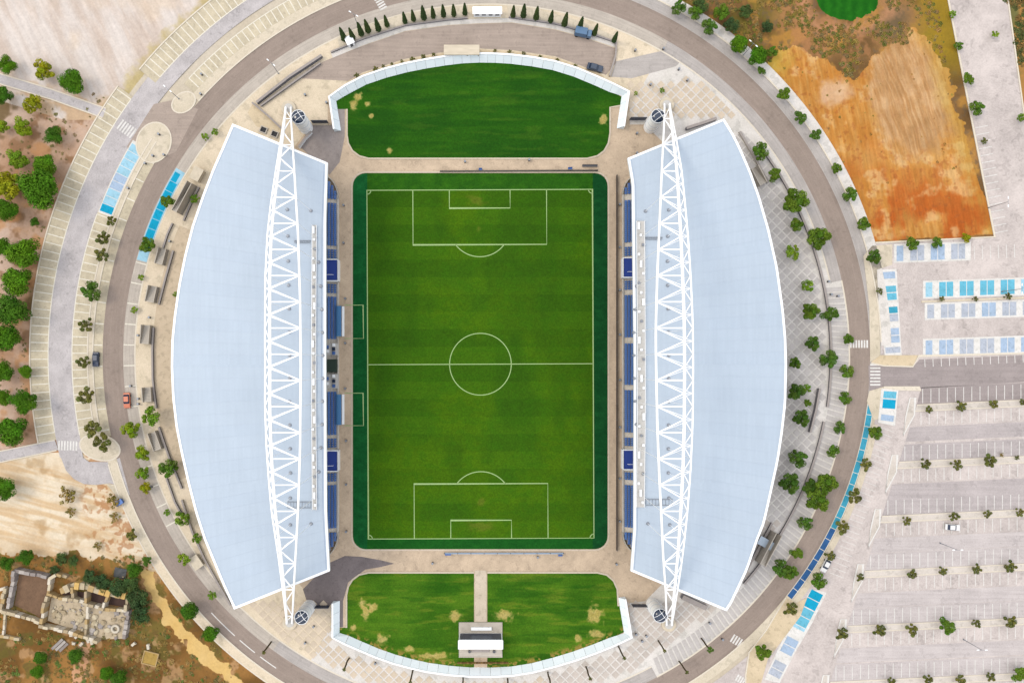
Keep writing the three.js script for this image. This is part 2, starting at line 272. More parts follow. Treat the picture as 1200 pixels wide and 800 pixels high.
// curved car park outside the ring road
const LA0 = 169, LA1 = 216.2, LB0 = 219.5, LB1 = 262;
struct('parallel_bay_strip', ringGeo(450, 461, 168, 211, .05), M.bay);
struct('tree_strip', ringGeo(461, 468, 168, 213, .12), M.cream);
struct('bay_row', ringGeo(468, 486, 168, 211.5, .05), M.bay);
struct('car_park_lane', ringGeo(486, 514, 166.6, 270, .045), M.lane);
struct('bay_row', ringGeo(514, 535, LA0, LA1, .05), M.bay);
struct('bay_row', ringGeo(503, 527, LB0, LB1, .055), M.bay);
struct('bay_row', ringGeo(461, 477, 222, LB1, .055), M.bay);
struct('tree_strip', ringGeo(450, 461, 221.5, LB1, .12), M.cream);
struct('kerb', kerbGeo(arc(535.4, LA0, LA1), 0, .4, .2), M.kerb);
struct('kerb', kerbGeo(arc(527.4, LB0, LB1), 0, .4, .2), M.kerb);
struct('kerb', kerbGeo(arc(450.5, 221.5, LB1), 0, .4, .2), M.kerb);
struct('kerb', kerbGeo(arc(461.4, 168, 213), 0, .4, .2), M.kerb);
struct('kerb', kerbGeo(arc(467.6, 168, 213), 0, .4, .2), M.kerb);
// junctions and islands
struct('junction', sheetGeo([[148, 172], [180, 122], [208, 116], [232, 128], [206, 178], [176, 190]], .06), M.service);
struct('junction', sheetGeo([[68, 520], [94, 518], [97, 536], [104, 541], [130, 541], [140, 536], [152, 580], [146, 578], [138, 569], [128, 566], [112, 568], [98, 567], [86, 561], [77, 551], [71, 536]], .063), M.lane);
const blob = (cx, cy, rx, ry, rot = 0, n = 28) => Array.from({ length: n }, (_, i) => { const a = i / n * 6.2832, x = rx * Math.cos(a), y = ry * Math.sin(a), c = Math.cos(rot * D2R), s = Math.sin(rot * D2R); return [cx + x * c - y * s, cy + x * s + y * c]; });
for (const [cx, cy, rx, ry, rot] of [[180, 167, 20, 24, 20], [215, 120, 15, 11, -35], [117, 524, 24, 15, 14]]) { struct('traffic_island', sheetGeo(blob(cx, cy, rx, ry, rot), .135), M.cream); struct('kerb', kerbGeo(blob(cx, cy, rx, ry, rot), 0, .4, .17, true), M.kerb); }
struct('path', sheetGeo([[-70, 64], [0, 87], [60, 105], [124, 127], [120, 138], [60, 116], [0, 98], [-70, 76]], .06), M.lane);
struct('kerb', kerbGeo([[-70, 76.5], [0, 98.5], [60, 116.5], [120, 138]], 0, .35, .15), M.kerb);
struct('kerb', kerbGeo([[-70, 63.5], [0, 86.5], [60, 104.5], [124, 127]], 0, .35, .15), M.kerb);
struct('path', sheetGeo([[-70, 538], [0, 529], [64, 516], [68, 527], [0, 541], [-70, 550]], .06), M.lane);
struct('kerb', kerbGeo([[-70, 550.5], [0, 541.5], [66, 527.5]], 0, .35, .15), M.kerb);
struct('kerb', kerbGeo([[-70, 537.5], [0, 528.5], [64, 515.5]], 0, .35, .15), M.kerb);
struct('pavement', sheetGeo([[124, 566], [140, 569], [151, 580], [160, 602], [166, 620], [154, 613], [146, 597], [135, 580]], .11), M.cream);
struct('pavement', sheetGeo([...arc(450.8, 150, 120, 26), ...arc(461, 120, 150, 26)], .13), M.plaza);

// big car park to the east
struct('car_park', sheetGeo([[1100, -60], [1166, 277], [1026, 284], ...arc(462, -17, 12, 20), ...arc(466, 12, 62, 30), [820, 880], [1420, 880], [1420, 330], [1214, 230], [1172, -60]], .03), M.lot);
struct('kerb', kerbGeo([[1100, -60], [1131, 100], [1166, 277.5], [1026, 284.5]], 0, .5, .2), M.kerb);
struct('kerb', kerbGeo([[1173, -60], [1190, 60], [1214, 230]], 0, .4, .2), M.kerb);
struct('pavement', sheetGeo([[1022, 288], [1046, 286], [1046, 310], [1028, 316], [1030, 360], [1032, 416], [1020, 424], [1019, 360], [1012, 300]], .1), M.cream);
struct('pavement', sheetGeo([[1021, 424], [1032, 416], [1076, 416], [1070, 429], [1036, 428]], .1), M.tan);
struct('kerb', kerbGeo([[1021, 425], [1036, 428.5], [1070, 429.5], [1077, 417], [1200, 414]], 0, .4, .16), M.kerb);
struct('access_road', sheetGeo([[1018, 428], [1070, 430], [1078, 421], [1420, 408], [1420, 434], [1078, 455], [1036, 453], [1019, 458]], .05), M.lotDark);
struct('pavement', sheetGeo([[1019, 458], [1036, 453], [1034, 490], [1024, 492], [1016, 470]], .1), M.cream);
struct('pavement', sheetGeo([[1036, 452.5], [1078, 452.5], [1080, 458], [1036, 457]], .13), M.kerb);
const lotLeft = y => 1080 - Math.max(0, y - 455) * .318;
const tilt = (x, y) => y - .046 * (x - 1140);
const strips = [475, 541, 603.5, 667, 730.5, 795];
const lotLines = [], stripMats = [M.lotDark, M.lotMid, M.lotMid, M.lotLight, M.lotLight, M.lotLight];
strips.forEach((T, i) => {
  const q = (y0, y1) => { const a = lotLeft(T + y0), b = lotLeft(T + y1); return [[a, tilt(a, T + y0)], [1420, tilt(1420, T + y0)], [1420, tilt(1420, T + y1)], [b, tilt(b, T + y1)]]; };
  struct('bay_row', sheetGeo(q(-24, -3.6), .05), stripMats[i]);
  struct('tree_strip', sheetGeo(q(-3.6, 3.6), .13), M.stripE);
  struct('kerb', kerbGeo([q(-3.6, 3.6)[0], q(-3.6, 3.6)[1]], 0, .3, .16), M.kerb);
  struct('kerb', kerbGeo([q(-3.6, 3.6)[3], q(-3.6, 3.6)[2]], 0, .3, .16), M.kerb);
  struct('bay_row', sheetGeo(q(3.6, 21), .05), M.lot);
  struct('car_park_lane', sheetGeo(q(22, 39), .046), [M.lotMid, M.lotMid, M.lotLight, M.lotLight, M.lotLight, M.lotLight][i]);
  const L = lotLeft(T); struct('traffic_island', sheetGeo([[L - 7, tilt(L, T - 12)], [L - 1, tilt(L, T - 12)], [L - 2, tilt(L, T + 8)], [L - 15, tilt(L, T + 32)], [L - 12, tilt(L, T + 10)]], .14), M.stripE);
  struct('kerb', kerbGeo([[L - 7, tilt(L, T - 12)], [L - 1, tilt(L, T - 12)], [L - 2, tilt(L, T + 8)], [L - 15, tilt(L, T + 32)], [L - 12, tilt(L, T + 10)]], 0, .35, .18, true), M.paint);
  for (let x = L + 8; x < 1270; x += 9.6) { lotLines.push(quad(x, tilt(x, T - 22), x, tilt(x, T - 5.5), .2, .062), quad(x - 2, tilt(x, T + 5.5), x - 2, tilt(x, T + 20), .2, .062)); }
});
// bays along the long lane
for (let i = 0; i < 30; i++) { const t = i / 30, y = 500 + t * 190, x = lerp(1031, 966, Math.pow(t, 1.1)); if (t < .93) lotLines.push(quad(x, y, x + 16, y + 6, .14, .055)); }
for (let i = 0; i < 16; i++) { const y = 150 + i * 8.2; lotLines.push(quad(1143 + (y - 150) * .19, y, 1158 + (y - 150) * .19, y - 3, .2, .055)); if (i < 6) lotLines.push(quad(1142 + i * 9.4, 288 - i * .4, 1142.6 + i * 9.4, 304 - i * .4, .2, .055)); if (i < 13) lotLines.push(quad(1084 + i * 9.6, 421 - i * .45, 1084.4 + i * 9.6, 430 - i * .45, .2, .064)); }
struct('road_markings', merge(lotLines), M.paint);
struct('tree_strip', sheetGeo([...arc(458.5, 10, 39, 24), ...arc(466, 39, 10, 24)], .14), M.cream);
struct('traffic_island', sheetGeo([[921, 700], [933, 706], [946, 700], [938, 722], [900, 772], [892, 800], [884, 812], [874, 812], [874, 790], [878, 764], [898, 738]], .145), M.tan);
struct('kerb', kerbGeo([[921, 700], [898, 738], [878, 764], [874, 790], [874, 812]], 0, .4, .18), M.kerb);

// painted bays: each bay is a sheet of its own
function bayRun(name, quads, y) { const g = new THREE.Group(); g.name = numbered(name); g.userData.kind = 'structure'; scene.add(g); for (const [pts, m, nm] of quads) mesh(nm || 'painted_bay', sheetGeo(pts, y), m, g); return g; }
const rect = (x0, y0, x1, y1, sl = 0) => [[x0, y0 - sl * x0], [x1, y0 - sl * x1], [x1, y1 - sl * x1], [x0, y1 - sl * x0]].map(([a, b]) => [a, b]);
const slRect = (x0, y0, x1, y1) => [[x0, y0], [x1, y0 - .035 * (x1 - x0)], [x1, y1 - .035 * (x1 - x0)], [x0, y1]];
function blueRow(x0, yTop, yBot, n, mats, y = .056) {
  const q = [], L = [], end = x0 + 11 + n * 24; const t = x => -.035 * (x - x0);
  q.push([[[x0 - 3, yTop - 2], [end + 4, yTop - 2 + t(end)], [end + 4, yBot + 2 + t(end)], [x0 - 3, yBot + 2]], M.paint, 'painted_ground']);
  bayRun('white_bay_ground', q, y);
  const b = []; const add = (xa, xb, m) => b.push([[[xa, yTop + t(xa)], [xb, yTop + t(xb)], [xb, yBot + t(xb)], [xa, yBot + t(xa)]], m]);
  add(x0, x0 + 8, mats[0]); for (let i = 0; i < n; i++) { const xa = x0 + 16 + i * 24; add(xa, xa + 7.8, mats[(i + 1) % mats.length]); add(xa + 8.6, xa + 16.4, mats[(i + 1) % mats.length]); }
  bayRun('blue_bays', b, y + .012);
}
blueRow(1051, 288, 306, 3, [M.bluePale, M.blueGrey, M.bluePale, M.blueGrey]);
blueRow(1085, 331, 348, 5, [M.cyanPale, M.cyanMid, M.cyanMid, M.cyanMid, M.cyanMid]);
blueRow(1087, 357, 373, 5, [M.blueGrey, M.blueGrey, M.blueGrey, M.bluePale, M.blueGrey]);
blueRow(1085, 399, 416, 5, [M.bluePale, M.bluePale, M.blueGrey, M.blueGrey, M.bluePale]);
struct('kerb', kerbGeo([[1080, 353.5], [1210, 348.5]], .03, .6, .16), M.cream);
bayRun('white_bay_ground', [[[[1029, 316], [1051, 315], [1057, 416], [1037, 416]], M.paint, 'painted_ground']], .056);
bayRun('blue_bays', [[319, 327, M.bluePale], [335.5, 343, M.cyanMid], [344, 352, M.cyanMid], [360, 367.5, M.turq], [368.5, 377, M.blueGrey], [385, 393, M.bluePale], [394, 402, M.bluePale], [407, 414, M.blueGrey]].map(([a, b, m]) => [[[1031 + (a - 318) * .075, a], [1049 + (a - 318) * .07, a - 1], [1049 + (b - 318) * .07, b - 1], [1031 + (b - 318) * .075, b]], m]), .068);
bayRun('white_bay_ground', [[[[1033, 455], [1053, 457], [1049, 499], [1029, 495]], M.paint, 'painted_ground']], .135);
bayRun('blue_bays', [[[[1036, 458], [1051, 459], [1050, 467], [1035, 466]], M.cyanMid], [[[1035, 467.5], [1050, 468.5], [1049, 479], [1034, 478]], M.cyan], [[[1033, 485], [1048, 487], [1047, 494], [1032, 492]], M.bluePale]], .147);
bayRun('white_bay_ground', [[[[951, 690], [969, 694], [952, 730], [930, 768], [914, 800], [896, 796], [912, 760], [930, 724]], M.paint, 'painted_ground']], .058);
{ const P0 = [959, 692], P1 = [906, 794], b = []; const at = (t, w) => { const x = lerp(P0[0], P1[0], t), y = lerp(P0[1], P1[1], t); return [x + w * .89, y + w * .46]; };
  for (const [a, c, m] of [[.015, .1, M.cyan], [.108, .2, M.cyan], [.212, .3, M.cyanMid], [.308, .4, M.cyanMid], [.408, .44, M.cyanPale], [.55, .63, M.bluePale], [.638, .72, M.bluePale], [.82, .9, M.blueGrey], [.908, .98, M.blueGrey]]) b.push([[at(a, -7.5), at(a, 7.5), at(c, 7.5), at(c, -7.5)], m]); bayRun('blue_bays', b, .07); }
{ const b = [], w = []; for (let i = 0; i < 18; i++) { const a0 = 7 + i * 1.77, a1 = a0 + 1.68; b.push([[...arc(450.9, a0, a1, 2), ...arc(457.4, a1, a0, 2)], i < 11 ? M.turq : M.blueDark]); } bayRun('white_bay_ground', [[[...arc(450.3, 6.6, 39, 28), ...arc(458.3, 39, 6.6, 28)], M.paintCream, 'painted_ground']], .058); bayRun('blue_bays', b, .07); }
{ const b = [], n = 9; for (let i = 0; i < n; i++) { const a0 = 195.8 + i * 1.66, a1 = a0 + 1.56; const t = i === n - 1 ? 2.5 : 0; b.push([[...arc(414.5 + t, a0, a1, 2), ...arc(424, a1, a0, 2)], i < 1 ? M.cyanPale : M.cyan]); } bayRun('white_bay_ground', [[[...arc(413.2, 195.4, 211.2, 14), ...arc(425.2, 211.2, 195.4, 14)], M.cyanPale, 'painted_ground']], .058); bayRun('blue_bays', b, .07); }
{ const b = [], n = 9; for (let i = 0; i < n; i++) { const a0 = 200.6 + i * 1.16, a1 = a0 + 1.08; b.push([[...arc(469.5, a0, a1, 2), ...arc(484.5, a1, a0, 2)], i < 1 ? M.cyan : i === 3 || i === 4 ? M.bluePale : M.cyanPale]); } bayRun('white_bay_ground', [[[...arc(468.6, 200.3, 211.4, 10), ...arc(485.6, 211.4, 200.3, 10)], M.paint, 'painted_ground']], .062); bayRun('blue_bays', b, .074); }
// painted bay lines of the curved lot
{
  const L = [], y = .068;
  const radial = (r0, r1, a0, a1, step, w = .3, yy = y) => { const n = Math.round((a1 - a0) * D2R * r0 / step); for (let i = 0; i <= n; i++) { const a = lerp(a0, a1, i / n); L.push(quad(...pol(r0, a), ...pol(r1, a), w, yy)); } };
  radial(514, 534.5, 170, 215.8, 9.5); radial(468.5, 486, 170, 200, 9.5); radial(503.5, 526.5, 220.5, LB1, 8.2); radial(461.5, 477, 223, LB1, 8);
  radial(450.5, 461, 169, 210, 24, .34); radial(412.8, 425.5, 152, 195, 24, .34, .06); 
  for (const [r, a, b] of [[486, 169, 200], [514, 170, 215.8], [503.2, 220.5, LB1], [477, 223, LB1]]) L.push(stroke(arc(r, a, b), .28, y + .004));
  struct('road_markings', merge(L), M.paintCream);
  const z = []; const zebra = (x, y0, ang, n, len, gap, yy) => { const c = Math.cos(ang * D2R), s = Math.sin(ang * D2R); for (let i = 0; i < n; i++) { const o = (i - (n - 1) / 2) * gap, cx = x + c * o, cy = y0 + s * o; z.push(quad(cx - s * len / 2, cy + c * len / 2, cx + s * len / 2, cy - c * len / 2, .5, yy)); } };
  zebra(148, 151, 36, 6, 13, 3.6, .07); zebra(79, 522, 2, 7, 11, 3.4, .075); zebra(1026, 439, 90, 7, 12, 3.9, .062); zebra(1007, 403, 0, 7, 9, 3.2, .055); zebra(866, 752, 32, 6, 10, 3.4, .055); zebra(446, 4, 60, 5, 9, 3.2, .055); zebra(868, 796, 30, 4, 8, 3, .055);
  for (const [a, b] of [[124, 127], [128, 131], [132, 137]]) z.push(stroke(arc(441, a, b), .3, .052));
  struct('zebra_crossing', merge(z), M.paint);
}

// plaza disc with a hole for the bowl
const northWallPx = [[385.5, 113], [404, 100], [425, 89], [450, 80.5], [475, 74], [498, 69.5], [520, 66], [541, 63.5], [562, 62.5], [581, 62.8], [600, 64], [625, 67], [650, 71.5], [676, 79.5], [700, 89.5], [719, 98], [737, 107]];
const southWallPx = [[389.5, 747], [404, 754.5], [420, 761.5], [440, 770], [460, 777], [480, 782.5], [500, 787], [525, 790.5], [550, 792.5], [575, 792.8], [600, 791.5], [625, 787.5], [650, 781], [675, 773.5], [700, 764.5], [720, 756.5], [740, 747]];
struct('plaza', sheetGeo([...arc(411.5, 120, 300, 120), [570, 417]], .145), M.plaza);
struct('plaza', sheetGeo([...arc(411.5, -60, 120, 120), [570, 417]], .145), M.plazaE);
// trodden bands
struct('service_road', sheetGeo([[352, 92], [366, 78], [382, 71], [425, 54], [475, 37], [525, 30], [562, 28], [600, 27], [650, 35], [687, 45], [722, 57], [722, 74], [710, 88], [700, 84], [650, 66], [600, 59], [562, 57], [520, 61], [475, 69], [425, 85], [408, 95]], .165), M.service);
struct('pavement', sheetGeo([[388, 63], [425, 47], [475, 31], [525, 24.5], [562, 22], [600, 21.5], [650, 29], [687, 39], [722, 51], [722, 56], [687, 44.3], [650, 34.3], [600, 26.5], [562, 27.5], [525, 29.5], [475, 36.5], [425, 53.5], [390, 68]], .22), M.plazaE);
struct('ramp_surface', sheetGeo([[722, 72], [775, 60], [800, 70], [792, 78], [740, 92], [716, 90]], .163), M.shoulderE);
struct('ramp_surface', sheetGeo([[296, 122], [302, 124], [330, 152], [328, 158], [300, 148], [290, 132]], .163), M.tan);
struct('planting_bed', sheetGeo([[395, 44], [425, 31], [475, 15.5], [525, 9], [548, 6], [548, 20], [525, 23.6], [475, 30], [425, 46], [398, 56]], .172), M.cream);
struct('planting_bed', sheetGeo([[594, 6], [630, 11], [680, 25], [724, 44], [722, 50], [687, 38], [650, 28], [596, 20.5]], .172), M.cream);
struct('planting_bed', sheetGeo([[404, 97], [425, 86], [475, 70], [520, 62], [562, 58], [600, 60], [650, 67], [700, 85], [708, 90], [698, 89], [650, 71], [600, 63.5], [562, 62], [520, 65.5], [475, 73.5], [425, 88.5]], .181), M.tan);

struct('pavement', ringGeo(352, 391, 158, 203, .166), M.beige);
// slab paving: diagonal slabs set into the paler joints
{
  const pav = [], region = (x, y) => {
    const r = radOf(x, y), a = angOf(x, y); if (r > 409) return null;
    if (a < 62 || a > 318) { // beside the eastern stand
      const ro = interp([140, 200, 267, 312, 362, 400, 475, 537, 590, 632, 667, 710], [842, 870, 894, 904, 911, 915, 914, 906, 893, 880, 868, 850], y);
      if (x < ro - 8 && y > 150 && y < 700) return null; if (y <= 150 && (x < 786 + 0 || y < 60)) { return x > 738 && x < 862 && y > 94 && y < 150 && r < 408 ? 'c' : null; }
      return r < 401.5 ? (y > 610 ? 'c' : 'e') : null;
    }
    if (a >= 62 && a < 146) { if (y < 700) return null; const wy = x < 390 ? 690 : x > 738 ? 690 : interp(southWallPx.map(p => p[0]), southWallPx.map(p => p[1] + 2), x); return y > wy + 2 ? (x > 640 ? 'c' : 's') : null; }
    return a < 318 && a > 296 && y > 40 && x > 735 && y < 140 && !(y < 92 && y > 60 && x < 800) ? 's' : null;
  };
  const st = 8.35, sz = st * .81, c45 = Math.SQRT1_2;
  for (let i = -90; i < 90; i++) for (let j = -90; j < 90; j++) {
    const u = i * st, v = j * st, x = 562 + (u - v) * c45, y = 430 + (u + v) * c45; if (x < 250 || x > 1000 || y < 20 || y > 830) continue;
    const k = region(x, y); if (k && region(x - 4, y) && region(x + 4, y) && region(x, y - 4) && region(x, y + 4)) pav.push([x, y, k]);
  }
  const r = mulberry(77), base = { e: [207, 202, 199], c: [212, 202, 193], s: [224, 208, 187] }, mats = {};
  for (const k in base) mats[k] = [0, 1, 2, 3].map(n => mat(base[k].map(v => v * (.982 + .012 * n)), { map: tPave, metres: 5 + n }));
  const g0 = rbox(sz * S, .09, sz * S, .02).rotateY(Math.PI / 4).translate(0, .155, 0);
  const radialSlabs = []; for (let a = -11; a < 61; a += .92) radialSlabs.push(band(onGround([pol(404.8, a), pol(424.2, a + .35)], .1), 1.3, .072));
  const order = pav.map((p, i) => [p, (p[2] === 'e' ? 0 : p[2] === 'c' ? 1 : 2), i]).sort((a, b) => a[1] - b[1] || a[2] - b[2]);
  const holder = new THREE.Group(); holder.name = 'paved_forecourt'; holder.userData.kind = 'structure'; scene.add(holder);
  const rest = {}; let n = 0; const vis = p => p[0] > 4 && p[1] < 800 && p[1] > 0;
  for (const [p] of order) { const mi = Math.floor(r() * 4), dy = (r() - .5) * .012;
    if (n < 300 && vis(p) && (p[2] !== 'e' || r() < .5)) { const m = mesh('paving_slab', g0, mats[p[2]][mi], holder); m.position.set(X(p[0]), dy, Z(p[1])); n++; }
    else (rest[p[2] + mi] ??= [mats[p[2]][mi], []])[1].push(g0.clone().translate(X(p[0]), dy, Z(p[1]))); }
  mesh('paving_strips', merge(radialSlabs), mats.e[2], holder).userData.kind = 'stuff';
  for (const k in rest) { const m = mesh('paving_slabs', merge(rest[k][1]), rest[k][0], holder); m.userData.kind = 'stuff'; }
}

// ---------------------------------------------------------------- the bowl floor, pitch and end lawns
const rr = (x0, y0, x1, y1, r, n = 6) => { const p = []; for (const [cx, cy, a] of [[x1 - r, y0 + r, -90], [x1 - r, y1 - r, 0], [x0 + r, y1 - r, 90], [x0 + r, y0 + r, 180]]) for (let i = 0; i <= n; i++) p.push([cx + r * Math.cos((a + 90 * i / n) * D2R), cy + r * Math.sin((a + 90 * i / n) * D2R)]); return p; };
struct('apron', sheetGeo([[384, 148], [384, 116], ...northWallPx.slice(1, -1), [738, 116], [738, 146], [756, 146], [800, 190], [800, 660], [756, 704], [738, 706], [738, 740], ...southWallPx.slice(1, -1).reverse(), [390, 740], [390, 706], [368, 704], [330, 660], [330, 190], [366, 146]], .17), M.apron);
struct('shaded_asphalt_patch', sheetGeo([[355, 690], [384, 660], [404, 651], [424, 652], [446, 656], [462, 660], [446, 664], [428, 667], [408, 682], [402, 704], [402, 734], [390, 736], [390, 708], [362, 712]], .185), M.asphShaded);  // corner asphalt, with the stand roof's soft shade painted into its dark tone
struct('shaded_asphalt_patch', sheetGeo([[366, 147], [390, 147], [394, 128], [404, 128], [404, 160], [398, 190], [386, 205], [366, 186], [350, 170]], .185), M.asphNW);  // grey asphalt at the other corner, roof shadow painted in as well
const turf = (x, y) => {
  const n1 = fbm(x / 60, y / 60, 4), n2 = fbm(x / 9 + 4, y / 5, 4), n3 = vnoise(x * 1.1, y * 1.1);
  let c; const band = Math.floor((y - 222.6) / 20.4) & 1;
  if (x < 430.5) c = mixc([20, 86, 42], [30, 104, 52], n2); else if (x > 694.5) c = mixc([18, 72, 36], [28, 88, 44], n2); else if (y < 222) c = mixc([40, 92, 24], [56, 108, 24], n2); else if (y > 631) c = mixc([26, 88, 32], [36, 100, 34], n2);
  else {
    c = band ? [69, 112, 19] : [61, 103, 18]; c = mixc(c, [88, 124, 14], sstep(.42, .66, n1) * .45); c = mixc(c, [46, 86, 18], sstep(.5, .7, fbm(x / 40 + 50, y / 90, 3)) * .35); c = mixc(c, [54, 100, 16], sstep(.5, .62, n2) * .35);
    for (const [gx, gy, rx, ry] of [[561, 236, 17, 9], [564, 616, 17, 9], [561, 268, 4, 5], [564, 588, 5, 6]]) { const d = Math.hypot((x - gx) / rx, (y - gy) / ry) + (n2 - .5) * 1.4; c = mixc(c, [120, 124, 48], sstep(1, .2, d) * .5); }
  }
  const g = .9 + .2 * n3 + .1 * (n2 - .5); return [c[0] * g, c[1] * g, c[2] * g];
};
const PB = [408, 198, 718, 648];
const pitchMat = new THREE.MeshPhysicalMaterial({ roughness: 1, specularIntensity: .1, map: picture(930, 1350, (u, v) => turf(lerp(PB[0], PB[2], u), lerp(PB[1], PB[3], v))) });
const pitchOutline = rr(413.5, 203, 712, 643, 15);
struct('pitch', sheetGeo(pitchOutline, .2, [], PB), pitchMat);
struct('kerb', kerbGeo(rr(412.3, 201.8, 713.2, 644.2, 16), .16, .45, .09, true), M.apronEdge);
{ // pitch lines, turned a quarter of a degree as the pitch is
  const th = -.25 * D2R, c = Math.cos(th), s = Math.sin(th), mx = 563, my = 426.6, T = (x, y) => [mx + x * c - y * s, my + x * s + y * c];
  const u = 1 / S, G = [], w = .26, y = .216, poly = pts => G.push(stroke(pts.map(p => T(p[0] * u, p[1] * u)), w, y));
  poly([[-34, -52.5], [34, -52.5], [34, 52.5], [-34, 52.5], [-34, -52.5 - w / 2]]); poly([[-34, 0], [34, 0]]);
  const circ = (cx, cy, r, a0, a1, n = 48) => poly(Array.from({ length: n + 1 }, (_, i) => { const a = lerp(a0, a1, i / n) * D2R; return [cx + r * Math.cos(a), cy + r * Math.sin(a)]; }));
  circ(0, 0, 9.3, 0, 360, 72);
  for (const e of [-1, 1]) { poly([[-20.16, e * 52.5], [-20.16, e * 36], [20.16, e * 36], [20.16, e * 52.5]]); poly([[-9.16, e * 52.5], [-9.16, e * 47], [9.16, e * 47], [9.16, e * 52.5]]); circ(0, e * 41.5, 9.15, e < 0 ? 37 : 217, e < 0 ? 143 : 323, 24); }
  for (const [a, b] of [[-1, -1], [1, -1], [1, 1], [-1, 1]]) circ(a * 34, b * 52.5, 1.2, a < 0 ? (b < 0 ? 0 : 270) : (b < 0 ? 90 : 180), a < 0 ? (b < 0 ? 90 : 360) : (b < 0 ? 180 : 270), 8);
  struct('pitch_markings', merge(G), M.pitchLine);
  const q = []; for (const [a, b] of [[357.5, 396.5], [460.5, 498.5]]) q.push(stroke([[404, a], [425.5, a], [426, b], [404, b]], .2, .262)); struct('technical_area_markings', merge(q), M.pitchLine);
}
const lawnTone = (x, y, south) => {
  const n1 = fbm(x / 34, y / 26, 4), n2 = fbm(x / 20 + 4, y / 4, 4), n3 = vnoise(x * 1.1, y * 1.1), n4 = fbm(x / 4, y / 4 + 30, 3);
  const st = fbm(x / 70 + 9, y / 6, 4);
  let c = south ? mixc([58, 104, 22], [84, 126, 30], sstep(.3, .7, n1 * .5 + st * .5)) : mixc([37, 85, 22], [50, 101, 22], sstep(.3, .7, n1 * .45 + st * .55));
  c = mixc(c, [122, 138, 42], sstep(.56, .72, fbm(x / 26 + 80, y / 5, 4)) * (south ? .5 : .15)); c = mixc(c, [32, 84, 18], sstep(.54, .7, fbm(x / 40 + 20, y / 8 + 7, 3)) * (south ? .4 : .25));
  const bare = south ? [[424, 706, 5, 5], [429, 717, 5, 8], [448, 749, 8, 6], [533, 722, 6, 6], [591, 721, 11, 6], [697, 720, 9, 10], [699, 742, 9, 5], [510, 768, 18, 4], [436, 711, 6, 5], [677, 748, 4, 4], [414, 735, 4, 4], [480, 760, 7, 3]] : [[431, 122, 3, 3], [435, 136, 3, 3], [420, 113, 5, 4], [707, 139, 5, 7], [456, 176, 3, 3], [414, 124, 4, 5]];
  for (const [bx, by, rx, ry] of bare) { const d = Math.hypot((x - bx) / rx, (y - by) / ry) + (n4 - .5) * 1.7; c = mixc(c, mixc([186, 164, 88], [230, 202, 142], n4), sstep(1.35, .45, d) * .85); }
  if (south) { const d = Math.abs(y - interp(southWallPx.map(p => p[0]), southWallPx.map(p => p[1] - 14), x)); c = mixc(c, [160, 140, 70], sstep(7, 0, d) * sstep(.48, .6, n4)); }
  const g = .9 + .2 * n3; return [c[0] * g, c[1] * g, c[2] * g];
};
const LN = [400, 60, 740, 190], LS = [400, 665, 740, 800];
const lawnN = new THREE.MeshPhysicalMaterial({ roughness: 1, specularIntensity: .1, map: picture(1020, 390, (u, v) => lawnTone(lerp(LN[0], LN[2], u), lerp(LN[1], LN[3], v), false)) });
const lawnS = new THREE.MeshPhysicalMaterial({ roughness: 1, specularIntensity: .1, map: picture(1020, 405, (u, v) => lawnTone(lerp(LS[0], LS[2], u), lerp(LS[1], LS[3], v), true)) });
const inset = (p, d) => p.map(([x, y]) => [562 + (x - 562) * (1 - d), 427 + (y - 427) * (1 - d)]);
const nCurve = inset(northWallPx, .024), sCurve = inset(southWallPx, .026);
const nOut = [[406.5, 128], [406.5, 158], [408, 168], [413, 177], [421, 183], [432, 186], [688, 186], [700, 183], [708, 177], [713, 168], [715, 156], [715, 126], [728, 124], [729, 114], ...nCurve.slice(1, -1).reverse(), [394, 118], [394, 128]];
struct('lawn', sheetGeo(nOut, .2, [], LN), lawnN);
struct('kerb', kerbGeo(nOut.slice(0, 13).map(([x, y]) => [x, y]), .16, .5, .16), M.apronEdge);
const sl = [[555.5, 670.5], [432, 670.5], [421, 673], [413, 679], [408, 687], [406, 697], [406, 735], [395, 735], [395, 741], ...sCurve.slice(1).filter(p => p[0] < 556), [555.5, sCurve[8][1]]];
struct('lawn', sheetGeo(sl, .2, [], LS), lawnS); struct('kerb', kerbGeo(sl.slice(0, 7), .16, .5, .16), M.apronEdge);
const sr = [[571, 670.5], [700, 670.5], [711, 673], [719, 680], [723.5, 690], [724.5, 709], [735, 709.5], [735.5, 738], ...sCurve.slice(0, -1).reverse().filter(p => p[0] > 571), [571, sCurve[9][1]]];
struct('lawn', sheetGeo(sr, .2, [], LS), lawnS); struct('kerb', kerbGeo(sr.slice(0, 7), .16, .5, .16), M.apronEdge);
struct('path', sheetGeo([[556.5, 668], [570, 668], [570, 730], [556.5, 730]], .205), M.apronEdge);

